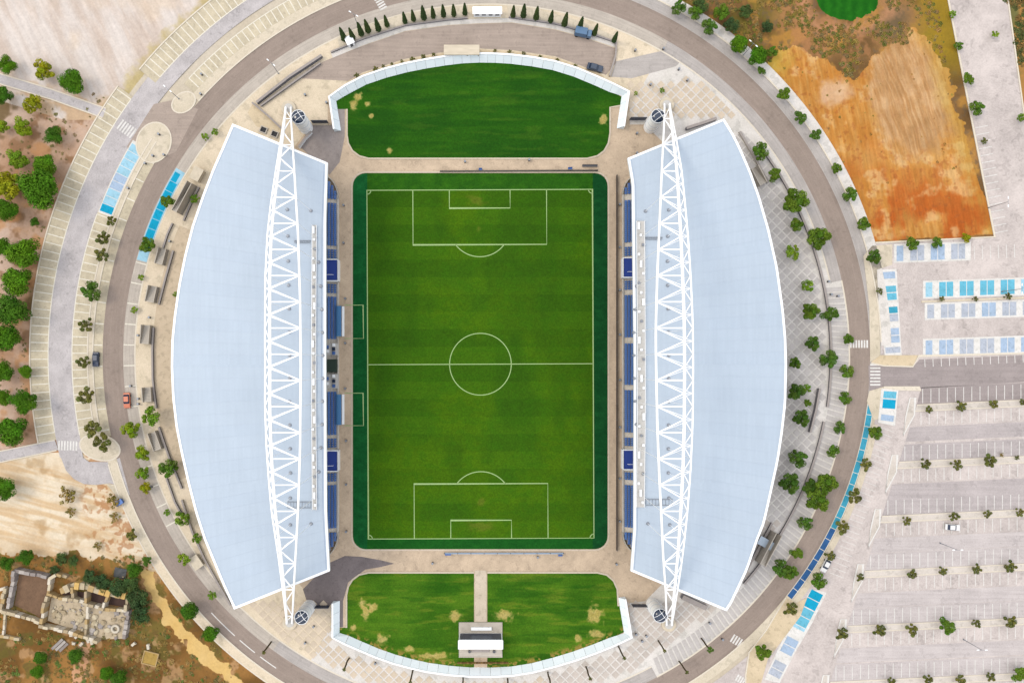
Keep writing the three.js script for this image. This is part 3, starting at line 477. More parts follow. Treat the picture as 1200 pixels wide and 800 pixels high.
// ---------------------------------------------------------------- end walls, gates, towers
function endWall(pxs, arms, label) {
  const h = 2.7, lean = 1.75, t = thing('curved_end_wall', label, 'wall'), path = [arms[0], ...pxs, arms[1]].map(([a, b]) => E(a, b, h)), panels = [];
  for (let i = 0; i < path.length - 1; i++) { const a = path[i], b = path[i + 1], n = Math.max(1, Math.round(Math.hypot(b[0] - a[0], b[2] - a[2]) / 3)); for (let k = 0; k < n; k++) panels.push([0, 1].map(e => { const u = (k + (e ? .99 : .01)) / n; return [lerp(a[0], b[0], u), .1, lerp(a[2], b[2], u)]; })); }
  const normalAt = i => { const a = path[Math.max(0, i - 1)], b = path[Math.min(path.length - 1, i + 1)]; let x = -(b[2] - a[2]), z = b[0] - a[0]; const L = Math.hypot(x, z); x /= L; z /= L; return x * path[i][0] + z * path[i][2] > 0 ? [-x, -z] : [x, z]; };
  let pi = 0;
  for (let i = 0; i < path.length - 1; i++) {      // panels lean back: foot nearer the lawn than the coping
    const a = path[i], b = path[i + 1], na = normalAt(i), nb = normalAt(i + 1), n = Math.max(1, Math.round(Math.hypot(b[0] - a[0], b[2] - a[2]) / 3));
    for (let k = 0; k < n; k++) {
      const c = [0, 1].map(e => { const u = (k + (e ? .99 : .01)) / n; return [lerp(a[0], b[0], u), lerp(a[2], b[2], u), lerp(na[0], nb[0], u), lerp(na[1], nb[1], u)]; }), pos = [], U = [];
      for (const [x, z, nx, nz] of c) for (const [o, y] of [[lean, .1], [.2, h - .1], [-.25, h - .1], [-.25, .1]]) { pos.push(x + nx * o, y, z + nz * o); U.push(x + z + o, y); }
      const I = []; for (let q = 0; q < 4; q++) { const q2 = (q + 1) % 4; I.push(q, q2, 4 + q, q2, 4 + q2, 4 + q); } I.push(0, 2, 1, 0, 3, 2, 4, 5, 6, 4, 6, 7);
      const e1 = new THREE.Vector3(c[1][0] - c[0][0], 0, c[1][1] - c[0][1]), nn = new THREE.Vector3(c[0][2], 0, c[0][3]); if (e1.cross(new THREE.Vector3(0, 1, 0)).dot(nn) < 0) for (let q = 0; q < I.length; q += 3) { const s0 = I[q]; I[q] = I[q + 1]; I[q + 1] = s0; }
      let g = new THREE.BufferGeometry(); g.setAttribute('position', new THREE.Float32BufferAttribute(pos, 3)); g.setAttribute('uv', new THREE.Float32BufferAttribute(U, 2)); g.setIndex(I); g = g.toNonIndexed(); g.computeVertexNormals();
      mesh('wall_panel', g, pi++ % 2 ? M.wallPanel : M.wallPanelB, t);
    }
  }
  mesh('coping', band(path.map(p => [p[0], h - .035, p[2]]), .5, .16), M.fascia, t);
}
endWall(northWallPx, [[391, 151], [731.5, 148]], 'pale curved wall behind the undivided end lawn');
endWall(southWallPx, [[389.5, 707], [733, 702]], 'pale curved wall behind the end lawn split by a path');

const gateSpots = [['steel_gate', [366.5, 144.5], [385, 144.5], 'dark steel gate beside the undivided lawn at the grey asphalt corner'], ['steel_gate', [737.5, 141], [756, 141], 'dark steel gate beside the undivided lawn near the dark parked car'],
  ['steel_gate', [370.5, 709], [386.5, 709], 'dark steel gate at the dark asphalt corner beside the path-split lawn'], ['steel_gate', [740, 707.5], [758, 707.5], 'dark steel gate at the brown apron corner beside the path-split lawn']];
for (const [n, a, b, l] of gateSpots) {
  const t = thing(n, l, 'gate', [(X(a[0]) + X(b[0])) / 2, .17, (Z(a[1]) + Z(b[1])) / 2], 'steel gates beside the towers'), L = X(b[0]) - X(a[0]);
  for (let k = 0; k < 4; k++) mesh('gate_panel', rbox(L / 4 - .08, 2.5, .07, .02, -L / 2 + (k + .5) * L / 4, 1.3, 0), M.gate, t);
  for (let k = 0; k < 5; k++) mesh('post', box(.14, 2.75, .14, -L / 2 + k * L / 4, 1.375, 0), M.darkSteel, t);
  mesh('rail', box(L, .09, .16, 0, 2.64, 0), M.darkSteel, t);
}
const towers = [[359, 150, 'round pale tower with glass top beside the tan triangular ramp'], [762, 149, 'round pale tower with glass top on the tiled plaza near the dark parked car'], [362.5, 710, 'round pale tower with glass top beside the dark asphalt corner'], [764.5, 708, 'round pale tower with glass top beside the slab paving and bare trunks']];
for (const [px, py, l] of towers) {
  const R = 2.0, h = 9.5, t = thing('stair_tower', l, 'tower', [X(px), .14, Z(py)], 'towers at the feet of the roof trusses');
  mesh('tower_shaft', new THREE.CylinderGeometry(R, R, h, 40, 1), M.towerSkin, t).position.y = h / 2;
  const rim = mesh('rim', new THREE.LatheGeometry([[R - .1, 0], [R + .07, 0], [R + .07, .35], [R - .1, .35], [R - .1, 0]].map(p => new THREE.Vector2(...p)), 40), M.fascia, t); rim.position.y = h;
  const roof = mesh('glass_roof', new THREE.SphereGeometry(R - .1, 28, 8, 0, 6.2832, 0, Math.PI / 2).scale(1, .5, 1), M.glass, t); roof.position.y = h + .1;
  const bars = []; for (const d of [-.7, .7]) { const L = Math.sqrt((R - .1) ** 2 - d * d); const c = new THREE.CatmullRomCurve3([-1, -.6, 0, .6, 1].map(q => new THREE.Vector3(q * L, .12 + Math.sqrt(Math.max(0, (R - .1) ** 2 - d * d - q * q * L * L)) * .5 + .03, d))); bars.push(new THREE.TubeGeometry(c, 10, .06, 5)); if (d > 0) bars.push(new THREE.TubeGeometry(c, 10, .07, 5).rotateY(Math.PI / 2)); }
  const b = mesh('mullion', merge(bars), M.steelWhite, roof); b.rotation.y = .6;
  const ring = merge([0, 1, 2].map(k => new THREE.TorusGeometry(R + .01, .05, 5, 40).rotateX(Math.PI / 2).translate(0, 2.6 + k * 3.1, 0))); mesh('band', ring, M.seam, t);
}

// ---------------------------------------------------------------- stands
const roofH = (x, z) => 19 + 3 * (1 - (z / 72) ** 2) + 1.6 * (1 - ((Math.abs(x) - 62) / 21) ** 2);
function onRoof(px, py, lift = 0) { let h = 21; for (let i = 0; i < 14; i++) { const [x, , z] = E(px, py, h + lift); h = roofH(x, z); } const [x, , z] = E(px, py, h + lift); return [x, h + lift, z]; }
const stands = {
  w: { side: -1, inner: [[382.5, 191.5], [380.5, 260], [380.5, 430], [381.5, 600], [385, 668]], outer: [[273, 146.5], [262, 172], [250, 199], [238, 230], [226, 265], [217, 300], [210, 335], [205, 370], [202, 400], [201.5, 430], [203, 465], [207, 500], [213, 530], [221, 565], [230, 600], [240, 631], [250, 655], [262, 684], [275, 712]],
    blocks: [[203, 232, 'end'], [236.5, 287], [291, 302], [304, 329, 'vom'], [332, 343], [347, 397], [402, 416, 'vip'], [438, 455, 'vip'], [459, 510], [514, 525], [528, 552, 'vom'], [555, 565], [569, 620], [625, 655, 'end2']], label: 'long stand with a bowed pale roof backing on the curved car park' },
  e: { side: 1, inner: [[737, 186], [742, 215], [744.5, 430], [744, 620], [740.5, 668]], outer: [[848, 140.5], [857, 155], [865, 170], [879, 202], [889, 230], [900, 268], [910, 312], [917, 362], [920, 395], [921, 425], [920, 472], [916, 507], [911, 540], [900, 590], [895, 612], [887, 632], [875, 667], [855, 709], [851, 714]],
    blocks: [[203, 226, 'end'], [233, 283], [288, 299], [302, 325, 'vom'], [328, 339], [345, 395], [402, 451], [457, 507], [513, 523], [527, 550, 'vom'], [554, 563], [569, 619], [625, 650, 'end2']], label: 'long stand with a bowed pale roof backing on the grey slab paving' },
};
const polyAt = (pts, t) => { let L = 0; const d = [0]; for (let i = 1; i < pts.length; i++) d.push(L += Math.hypot(pts[i][0] - pts[i - 1][0], pts[i][1] - pts[i - 1][1])); const s = t * L; for (let i = 1; i < pts.length; i++) if (s <= d[i] + 1e-9) { const k = (s - d[i - 1]) / (d[i] - d[i - 1]); return [lerp(pts[i - 1][0], pts[i][0], k), lerp(pts[i - 1][1], pts[i][1], k)]; } return pts[pts.length - 1]; };
const seatCache = {};
function seatRow(len) { const key = len.toFixed(2); if (seatCache[key]) return seatCache[key]; const n = Math.max(1, Math.floor(len / .56)), g = []; for (let i = 0; i < n; i++) { const z = -len / 2 + (i + .5) * len / n; g.push(box(.62, .07, .5, -.04, .42, z), box(.08, .36, .5, .27, .62, z)); } g.push(box(.08, .4, len, .2, .2, 0)); return seatCache[key] = merge(g); }
for (const key of ['w', 'e']) {
  const { side, inner, outer, blocks, label } = stands[key], t = thing('roofed_stand', label, 'stand'), NV = 40, NU = 10;
  // roof: panels from the inner to the outer eave, standing seams, white eaves
  const P = (u, v) => { const a = polyAt(inner, v), b = polyAt(outer, v); return onRoof(lerp(a[0], b[0], u), lerp(a[1], b[1], u)); };
  const rim = []; for (let i = 0; i <= 60; i++) rim.push(P(0, i / 60)); for (let i = 1; i <= 14; i++) rim.push(P(i / 14, 1)); for (let i = 59; i >= 0; i--) rim.push(P(1, i / 60)); for (let i = 13; i >= 1; i--) rim.push(P(i / 14, 0));
  const roof = mesh('roof', band(rim.map(p => [p[0], p[1] - .85, p[2]]), .62, 1.0, true), M.fascia, t);
  const seams = [];
  for (let k = 0; k < NV; k++) {
    const pos = [], uv = [], idx = [];
    for (let lay = 0; lay < 2; lay++) for (let i = 0; i <= NU; i++) for (let e = 0; e < 2; e++) { const p = P(i / NU, (k + e) / NV); pos.push(p[0], p[1] - lay * .3, p[2]); uv.push(p[0], p[2]); }
    const n2 = (NU + 1) * 2, q = (a, b, c, d) => idx.push(a, b, c, a, c, d);
    for (let i = 0; i < NU; i++) { const a = i * 2; q(a, a + 1, a + 3, a + 2); q(n2 + a, n2 + a + 2, n2 + a + 3, n2 + a + 1); q(a, a + 2, n2 + a + 2, n2 + a); q(a + 1, n2 + a + 1, n2 + a + 3, a + 3); }
    q(0, n2, n2 + 1, 1); const z = NU * 2; q(z, z + 1, n2 + z + 1, n2 + z);
    if (side > 0) for (let i = 0; i < idx.length; i += 3) { const s = idx[i]; idx[i] = idx[i + 1]; idx[i + 1] = s; }
    let g = new THREE.BufferGeometry(); g.setAttribute('position', new THREE.Float32BufferAttribute(pos, 3)); g.setAttribute('uv', new THREE.Float32BufferAttribute(uv, 2)); g.setIndex(idx); g = g.toNonIndexed(); g.computeVertexNormals();
    mesh('roof_panel', g, k % 3 === 1 ? M.roofB : M.roof, roof);
    if (k) seams.push(band(Array.from({ length: NU + 1 }, (_, i) => { const p = P(i / NU * .98 + .01, k / NV); return [p[0], p[1] - .02, p[2]]; }), .07, .045));
  }
  mesh('standing_seam', merge(seams), M.seam, roof);
  mesh('gutter', band(Array.from({ length: 31 }, (_, i) => { const p = P(.012, .004 + .992 * i / 30); return [p[0] + side * .5, p[1] - .01, p[2]]; }), .38, .06), M.gutter, roof);
  // terrace under the roof
  const d0 = side < 0 ? 42.6 : 42.9, rows = 22, rise = .42, run = .85, zA = Z(203) * .986, zB = Z(655) * .986, sh = new THREE.Shape();
  sh.moveTo(d0 - .15, 0); sh.lineTo(d0 - .15, 1.55); sh.lineTo(d0 + .12, 1.55); sh.lineTo(d0 + .12, 1.0); sh.lineTo(d0 + .5, 1.0);
  for (let k = 0; k < rows; k++) { sh.lineTo(d0 + .5 + run * k, 1.0 + rise * k + (k ? 0 : .001)); sh.lineTo(d0 + .5 + run * (k + 1), 1.0 + rise * k); if (k < rows - 1) sh.lineTo(d0 + .5 + run * (k + 1), 1.0 + rise * (k + 1)); }
  sh.lineTo(d0 + .5 + run * rows, 0);
  const zC = Z(226) * .986, zD = Z(side < 0 ? 630 : 628) * .986;
  const tg = new THREE.ExtrudeGeometry(sh, { depth: zD - zC, bevelEnabled: false }); tg.translate(0, 0, zC); if (side < 0) { tg.scale(-1, 1, 1); const p = tg.attributes.position, n = tg.attributes.normal; for (let i = 0; i < p.count; i += 3) for (const A of [p, n]) { const x = A.getX(i), y = A.getY(i), z = A.getZ(i); A.setXYZ(i, A.getX(i + 1), A.getY(i + 1), A.getZ(i + 1)); A.setXYZ(i + 1, x, y, z); } }
  mesh('terrace', tg, M.terrace, t);
  for (const [y0, y1, kind] of blocks) {
    const z0 = Z(y0) * .986, z1 = Z(y1) * .986, zm = (z0 + z1) / 2, len = z1 - z0;
    if (kind === 'vom') {
      const v = mesh('vomitory', merge([box(4.9, 3.4, .28, side * (d0 + 2.3), 1.72, z0), box(4.9, 3.4, .28, side * (d0 + 2.3), 1.72, z1), box(.24, 3.0, len, side * (d0 - .3), 1.52, zm)]), M.fascia, t);
      mesh('floor', box(4.6, .1, len - .3, side * (d0 + 2.3), 3.05, zm), M.seatDeep, v); mesh('handrail', merge([bar([side * (d0 + 1), 3.9, z0 + len * .72], [side * (d0 + 3.6), 3.9, z0 + len * .72], .06), bar([side * (d0 + 1), 3.05, z0 + len * .72], [side * (d0 + 1), 3.9, z0 + len * .72], .06), bar([side * (d0 + 3.6), 3.05, z0 + len * .72], [side * (d0 + 3.6), 3.9, z0 + len * .72], .06)]), M.steelWhite, v);
      continue;
    }
    if (kind === 'vip') {
      const v = mesh('hospitality_deck', box(5.2, .2, len, side * (d0 + 2.3), 2.2, zm), M.catwalk, t);
      for (let i = 0; i < 5; i++) mesh('table', box(.8, .7, .9, side * (d0 + 1 + (i % 2) * 1.9), 2.66, z0 + len * (.15 + .17 * i)), i % 3 === 1 ? M.seat : i % 3 === 2 ? M.navy : M.fascia, v);
      continue;
    }
    for (let k = 0; k < 14; k++) {
      let a = z0, b = z1; const d = d0 + .62 + run * k; const cut = Math.sqrt(Math.max(0, 1 - clamp(k / 5, 0, 1))); const cc = (1 - Math.sqrt(1 - cut * cut * .92)) * len * .9;
      if (kind === 'end') a += cc; if (kind === 'end2') b -= cc; if (b - a < 1) continue;
      if (kind) { const f = mesh('terrace_step', box(run, 1.0 + rise * k, b - a, side * (d + .3), (1.0 + rise * k) / 2, (a + b) / 2), M.concrete, t); f.name = 'terrace_step'; }
      const m = mesh('seat_row', seatRow(b - a), k % 2 ? M.seat : M.seatB, t); m.position.set(side * (d + .18), 1.0 + rise * k, (a + b) / 2); if (side < 0) m.rotation.y = Math.PI;
    }
    if (kind) { // curved front of the end block
      const pts = []; for (let i = 0; i <= 8; i++) { const q = i / 8 * 90 * D2R, dd = d0 - .1 + 5 * (1 - Math.sin(q)), zz = kind === 'end' ? z1 - (len) * Math.cos(q) : z0 + len * Math.cos(q); pts.push([side * dd, .12, zz]); } mesh('front_wall', band(pts, .3, 1.5), M.concrete, t);
    }
  }
  if (side < 0) { const c = mesh('camera_hut', rbox(2.9, 3.2, Z(436) - Z(421), .12, -(d0 + 1.5), 1.75, Z(428.5) * .986), M.green, t); mesh('door', box(.06, 1.9, .9, -(d0 + .02), 1.2, Z(428.5) * .986), M.darkSteel, c); }
  // rear wall and columns
  const rear = []; for (let i = 0; i <= 24; i++) { const v = .06 + .88 * i / 24, p = P(.84, v); rear.push([p[0], .12, p[2]]); }
  mesh('rear_wall', band(rear, .5, 15.5), M.concrete, t);
  for (let i = 0; i < 9; i++) { const v = .07 + .86 * i / 8, p = P(.95, v); mesh('column', bar([p[0], .12, p[2]], [p[0], p[1] - .3, p[2]], .38, 10), M.steelWhite, t); const q = P(.42, v); mesh('column', bar([q[0], .12, q[2]], [q[0], q[1] - .3, q[2]], .4, 10), M.steelWhite, t); }

  // catwalk lying on the roof behind the inner eave
  const cx = side < 0 ? [368.2, 367.5, 367.5, 368.5] : [750.8, 751.5, 751.8, 750.5], cy0 = side < 0 ? 264 : 259, cy1 = side < 0 ? 597 : 594, cw = side < 0 ? 1.25 : 2.3;
  const cat = thing('roof_catwalk', side < 0 ? 'narrow pale catwalk with lamps on the roof near the technical areas' : 'wide pale catwalk with white lamp boxes on the roof', 'catwalk');
  const line = (o, l) => Array.from({ length: 25 }, (_, i) => { const v = i / 24; return onRoof(interp([0, .33, .66, 1], cx, v) + o, lerp(cy0, cy1, v), l); });
  mesh('deck', band(line(0, .06), cw, .3), M.catwalk, cat);
  for (const s of [-1, 1]) mesh('railing', merge([band(line(s * cw * 2.05, 1.15), .1, .1), ...line(s * cw * 2.05, .1).map(p => box(.08, 1.1, .08, p[0], p[1] + .5, p[2]))]), M.fascia, cat);
  for (let i = 0; i < 30; i++) { const v = (i + .5) / 30, p = onRoof(interp([0, .33, .66, 1], cx, v) + (i % 3 - 1) * (side > 0 ? 2.5 : .8), lerp(cy0, cy1, v), .36); mesh('floodlight', rbox(.62, .5, i % 4 === 0 ? 1.9 : .7, .06, p[0], p[1] + .25, p[2]), i % 4 === 2 ? M.steel : M.fascia, cat); }
  // access ladders at the ends, reaching under the truss
  for (const [ly, x0, x1] of side < 0 ? [[282, 345, 363], [588, 337, 364]] : [[278, 757, 776], [585, 757, 788]]) { const a = onRoof(x0, ly, .25), b = onRoof(x1, ly, .25); const g = [bar(a, b, .1)]; const a2 = onRoof(x0, ly + (ly > 400 ? 7 : 2.4), .25), b2 = onRoof(x1, ly + (ly > 400 ? 7 : 2.4), .25); g.push(bar(a2, b2, .08)); for (let i = 0; i <= 8; i++) g.push(bar([lerp(a[0], b[0], i / 8), lerp(a[1], b[1], i / 8), a[2]], [lerp(a2[0], b2[0], i / 8), lerp(a2[1], b2[1], i / 8), a2[2]], .05, 4)); g.push(box(.2, .3, .2, a[0], a[1] - .12, a[2]), box(.2, .3, .2, b[0], b[1] - .12, b[2])); mesh('access_ladder', merge(g), M.steel, cat); }
}

// ---------------------------------------------------------------- arched roof trusses
const trussTables = {
  w: { B: [[126, 165, 200, 240, 275, 325, 400, 430, 475, 525, 560, 600, 650, 690, 730], [334.6, 330.6, 326, 321, 317.8, 316, 316, 316.3, 316, 317.5, 319.6, 322.5, 329, 333, 336]], C: [[126, 140, 200, 275, 350, 430, 525, 575, 600, 675, 730], [340.5, 341, 344.8, 349.2, 351.6, 352.4, 351.6, 350, 349, 345, 342]], off: -5.6 },
  e: { B: [[122, 140, 200, 275, 325, 375, 425, 500, 550, 600, 650, 700, 732], [785, 786.5, 793.5, 798, 800.3, 802, 802.5, 802, 800.5, 798, 794.5, 789.8, 787.5]], C: [[122, 142, 190, 275, 325, 388, 425, 500, 562, 600, 650, 695, 732], [779, 778.6, 776.2, 772.5, 770.3, 768.6, 769, 770.5, 773, 775, 777.3, 780.4, 781.5]], off: 10 },
};
for (const key of ['w', 'e']) {
  const T = trussTables[key], yEnd0 = T.B[0][0], yEnd1 = T.B[0][T.B[0].length - 1], ym = (yEnd0 + yEnd1) / 2, half = (yEnd1 - yEnd0) / 2, zc = (ym - CY) * S, z0 = half * S, hm = 48;
  const hAt = z => Math.max(1.1, hm * (1 - Math.pow(Math.min(1, Math.abs(z - zc) / z0), 2.6)));
  const node = (c, y) => {
    const g = 1 - Math.pow(Math.abs(y - ym) / half, 2.2); let h = 20, z; for (let i = 0; i < 40; i++) { z = (y - CY) * S * (H - h) / H; h = lerp(h, hAt(z), .7); }
    h = Math.max(.9, h - (c === 'A' ? 2.6 : c === 'C' ? 1.3 : 0) * Math.max(0, g)); let x = interp(...T[c === 'C' ? 'C' : 'B'], y); if (c === 'A') x += T.off * Math.pow(Math.max(0, g), .8);
    return E(x, y, h);
  };
  const t = thing('roof_truss', key === 'w' ? 'white arched lattice truss over the roof beside the technical areas' : 'white arched lattice truss over the roof beside the grey slab paving', 'truss');
  for (const [c, r] of [['B', .37], ['A', .24], ['C', .28]]) { const pts = []; for (let i = 0; i <= 40; i++) pts.push(new THREE.Vector3(...node(c, lerp(yEnd0, yEnd1, i / 40)))); mesh('chord', new THREE.TubeGeometry(new THREE.CatmullRomCurve3(pts), 90, r, 8), M.steelWhite, t); }
  const st = 30.65, n0 = -3, brace = (a, b, r) => mesh('brace', bar(a, b, r, 6), M.steelWhite, t);
  for (let k = n0; k <= 16; k++) {
    const y = 231 + k * st; if (y < yEnd0 + 8 || y > yEnd1 - 8) continue; const yu = Math.min(yEnd1 - 3, y + st / 2), yd = Math.max(yEnd0 + 3, y - st / 2), C = node('C', y);
    brace(C, node('B', y), .16); brace(C, node('B', yu), .15); brace(C, node('B', yd), .15); brace(C, node('A', yu), .1); brace(C, node('A', yd), .1); brace(node('A', y), node('B', yu), .14); brace(node('A', y), node('B', yd), .14); brace(node('A', yu), node('B', yu), .13);
    // rods that carry the roof
    for (const c of ['C', 'A']) { const p = node(c, y), h = roofH(p[0], p[2]); if (p[1] > h + 2 && y > 205 && y < 650) { mesh('hanger', bar(p, [p[0], h - .05, p[2]], .06, 5), M.steelWhite, t); mesh('anchor_plate', new THREE.CylinderGeometry(.42, .5, .22, 10).translate(p[0], h + .1, p[2]), M.steel, t); } }
  }
  for (const y of [yEnd0, yEnd1]) { const p = node('B', y), q = node('C', y), x = (p[0] + q[0]) / 2; mesh('footing', new THREE.CylinderGeometry(2.15, 2.35, .9, 32).translate(x, .45, p[2]), M.cream, t); mesh('base_plate', new THREE.CylinderGeometry(1.3, 1.3, .12, 20).translate(x, .95, p[2]), M.catwalk, t); }
}

// ---------------------------------------------------------------- trees
function leafGeo(list, out) {                   // list of [centre, normal, size, colour]
  const n = list.length, P = new Float32Array(n * 18), N = new Float32Array(n * 18), C = new Float32Array(n * 18), a = new THREE.Vector3(), b = new THREE.Vector3(), nn = new THREE.Vector3(), t = new THREE.Vector3();
  list.forEach(([p, d, s, c, roll], i) => {
    nn.copy(d).normalize(); t.set(Math.cos(roll), .3, Math.sin(roll)); a.crossVectors(nn, t).normalize().multiplyScalar(s); b.crossVectors(nn, a).normalize().multiplyScalar(s * .62);
    const v = [[p.x - a.x, p.y - a.y, p.z - a.z], [p.x + b.x, p.y + b.y, p.z + b.z], [p.x + a.x, p.y + a.y, p.z + a.z], [p.x - b.x, p.y - b.y, p.z - b.z]];
    [0, 1, 2, 0, 2, 3].forEach((q, k) => { const o = i * 18 + k * 3; for (let e = 0; e < 3; e++) { P[o + e] = v[q][e]; C[o + e] = c[e]; } N[o] = nn.x; N[o + 1] = nn.y; N[o + 2] = nn.z; });
  });
  const g = new THREE.BufferGeometry(); g.setAttribute('position', new THREE.BufferAttribute(P, 3)); g.setAttribute('normal', new THREE.BufferAttribute(N, 3)); g.setAttribute('color', new THREE.BufferAttribute(C, 3)); g.computeVertexNormals(); return g;
}
function crown(seed, leaves, size, lumps, spread, lumpR, cy, flat) {
  const r = mulberry(seed), L = [];
  const cs = Array.from({ length: lumps }, (_, i) => { const a = i * 2.399 + r(), q = spread * Math.sqrt((i + .5) / lumps) * (.8 + .4 * r()), up = (r() - .35) * .7 * flat; const v = 1 + (r() - .5) * .45, h = r(); return { x: q * Math.cos(a), z: q * Math.sin(a), y: cy + up + (1 - q) * .35 * flat, R: lumpR * (.7 + .6 * r()), c: [v * (.85 + .35 * h), v, v * (.8 + .3 * r())] }; });
  for (let i = 0; i < leaves; i++) {
    const k = cs[Math.floor(r() * lumps)], u = r() * 2 - 1, a = r() * 6.2832, q = Math.sqrt(1 - u * u), rad = k.R * (.62 + .45 * Math.pow(r(), .6)), d = new THREE.Vector3(q * Math.cos(a), u, q * Math.sin(a)), p = new THREE.Vector3(k.x + d.x * rad, k.y + d.y * rad * .85, k.z + d.z * rad);
    d.x += (r() - .5) * 1.3; d.y += (r() - .5) * 1.3 + .25; d.z += (r() - .5) * 1.3; const v = .72 + .56 * r(); L.push([p, d, size * (.7 + .6 * r()), [k.c[0] * v, k.c[1] * v, k.c[2] * v], r() * 6.28]);
  }
  return leafGeo(L);
}
function trunkGeo(seed, h, r0, spread) { const r = mulberry(seed), g = [new THREE.CylinderGeometry(r0 * .6, r0, h, 7, 1).translate(0, h / 2 - .1, 0)]; for (let i = 0; i < 5; i++) { const a = i * 1.257 + r(), e = [Math.cos(a) * spread * (.6 + .4 * r()), h + .35 + .3 * r(), Math.sin(a) * spread * (.6 + .4 * r())]; const b = new THREE.Vector3(...e), s0 = new THREE.Vector3(0, h * (.7 + .2 * r()), 0), d = b.clone().sub(s0), c = new THREE.CylinderGeometry(r0 * .16, r0 * .42, d.length(), 5, 1); c.applyQuaternion(new THREE.Quaternion().setFromUnitVectors(new THREE.Vector3(0, 1, 0), d.clone().normalize())); c.translate((b.x + s0.x) / 2, (b.y + s0.y) / 2, (b.z + s0.z) / 2); g.push(c); } return merge(g); }
const leafMat = (r, g, b) => { const m = new THREE.MeshPhysicalMaterial({ roughness: .85, specularIntensity: .2, vertexColors: true }); m.color.setRGB(r, g, b); return m; };
const KIND = {
  big: { crowns: [1, 2, 3].map(s => crown(s * 31, 7000, .055, 26, .72, .36, 1.0, .9)), mats: [leafMat(.042, .118, .005), leafMat(.055, .135, .005), leafMat(.036, .1, .007)], trunk: trunkGeo(1, .75, .07, .45) },
  yellow: { crowns: [4, 5].map(s => crown(s * 31, 4200, .062, 16, .8, .33, 1.0, .85)), mats: [leafMat(.13, .19, .008), leafMat(.10, .175, .01), leafMat(.17, .18, .006)], trunk: trunkGeo(2, .75, .07, .45) },
  mid: { crowns: [7, 8, 9].map(s => crown(s * 31, 3000, .075, 12, .82, .31, 1.15, .8)), mats: [leafMat(.055, .112, .01), leafMat(.066, .122, .01), leafMat(.047, .1, .012)], trunk: trunkGeo(3, .95, .06, .5) },
  olive: { crowns: [11, 12, 13].map(s => crown(s * 31, 1700, .085, 10, .85, .28, 1.15, .7)), mats: [leafMat(.085, .095, .022), leafMat(.10, .105, .024), leafMat(.075, .085, .02)], trunk: trunkGeo(4, .95, .055, .5) },
  light: { crowns: [14, 15, 16].map(s => crown(s * 31, 1300, .09, 12, .85, .26, 1.15, .6)), mats: [leafMat(.11, .20, .014), leafMat(.14, .22, .016), leafMat(.095, .17, .014)], trunk: trunkGeo(5, .95, .05, .6) },
  dry: { crowns: [17, 18].map(s => crown(s * 31, 700, .09, 14, .85, .2, .55, .5)), mats: [leafMat(.19, .14, .035), leafMat(.16, .125, .03)], trunk: trunkGeo(6, .4, .04, .5) },
};
KIND.scrubby = { crowns: [21, 22].map(s => crown(s * 31, 2200, .075, 16, .8, .32, .75, .6)), mats: [leafMat(.035, .065, .022), leafMat(.045, .078, .022), leafMat(.03, .058, .02)], trunk: trunkGeo(7, .5, .05, .5) };
const NAMES = { scrubby: 'scrub_bush', big: 'broadleaf_tree', yellow: 'broadleaf_tree', mid: 'street_tree', olive: 'street_tree', light: 'street_tree', dry: 'dry_shrub' };
const rt = mulberry(2024);
function plant(kind, px, py, rpx, label, group, category = 'tree', base = 0) {
  const k = KIND[kind], R = rpx * S * .93, hc = R * 1.15, [x, , z] = E(px, py, hc), t = thing(NAMES[kind], label, category, [x, base, z], group);
  t.scale.set(R * (.94 + .12 * rt()), R * (.9 + .2 * rt()), R * (.94 + .12 * rt())); t.rotation.y = rt() * 6.28;
  mesh('trunk', k.trunk, M.bark, t); mesh('crown', k.crowns[Math.floor(rt() * k.crowns.length)], k.mats[Math.floor(rt() * k.mats.length)], t); return t;
}
const ORD = ['first', 'second', 'third', 'fourth', 'fifth', 'sixth', 'seventh', 'eighth', 'ninth', 'tenth', 'eleventh', 'twelfth', 'thirteenth', 'fourteenth', 'fifteenth', 'sixteenth', 'seventeenth', 'eighteenth', 'nineteenth', 'twentieth', 'twenty-first'];
function rowOf(list, label, group, from, base, category = 'tree') { list.forEach(([kind, x, y, r], i) => { const n = { big: 'dark green', yellow: 'yellow-green', mid: 'green', olive: 'olive', light: 'pale green', dry: 'ochre' }[kind]; plant(kind, x, y, r, n + ' ' + label + ', ' + ORD[i] + ' from ' + from, group, category, base); }); }
function plants(list, label, group, category, base) { for (const [kind, x, y, r] of list) { const z = r >= 17 ? 'very large ' : r >= 13.5 ? 'large ' : r < 9 ? 'small ' : ''; const n = z + { scrubby: 'grey-green', big: 'dark green', yellow: 'yellow-green', mid: 'green rounded', olive: 'olive green', light: 'loose pale green', dry: 'dry ochre' }[kind]; plant(kind, x, y, r, n + ' ' + label, n + ' ' + group, category, base); } }
plants([['big', 8, 77, 11], ['yellow', 49, 82, 12.5], ['big', 83, 95, 16]], 'tree on pale sand beside the straight grey path', 'trees on pale sand');
plants([['big', 3, 112, 12], ['yellow', 37, 120, 12.5], ['yellow', 25, 149, 12], ['big', 62, 158, 11.5], ['yellow', 19, 187, 13], ['big', 52, 194, 15], ['big', 47, 221, 24], ['yellow', 6, 216, 20], ['big', 8, 246, 14], ['big', 40, 260, 6], ['big', 3, 290, 12], ['big', 28, 297, 20], ['big', 20, 330, 19], ['big', 11, 364, 21], ['big', 8, 396, 17], ['big', 4, 436, 13], ['big', 28, 470, 16], ['big', 15, 505, 19], ['big', 3, 465, 11], ['yellow', 2, 148, 8], ['big', 30, 435, 9]], 'tree in the brown soil grove along the curved car park', 'trees of the brown soil grove');
plants([['big', 5, 573, 15]], 'tree standing alone on the beige track field', 'tree on beige field');
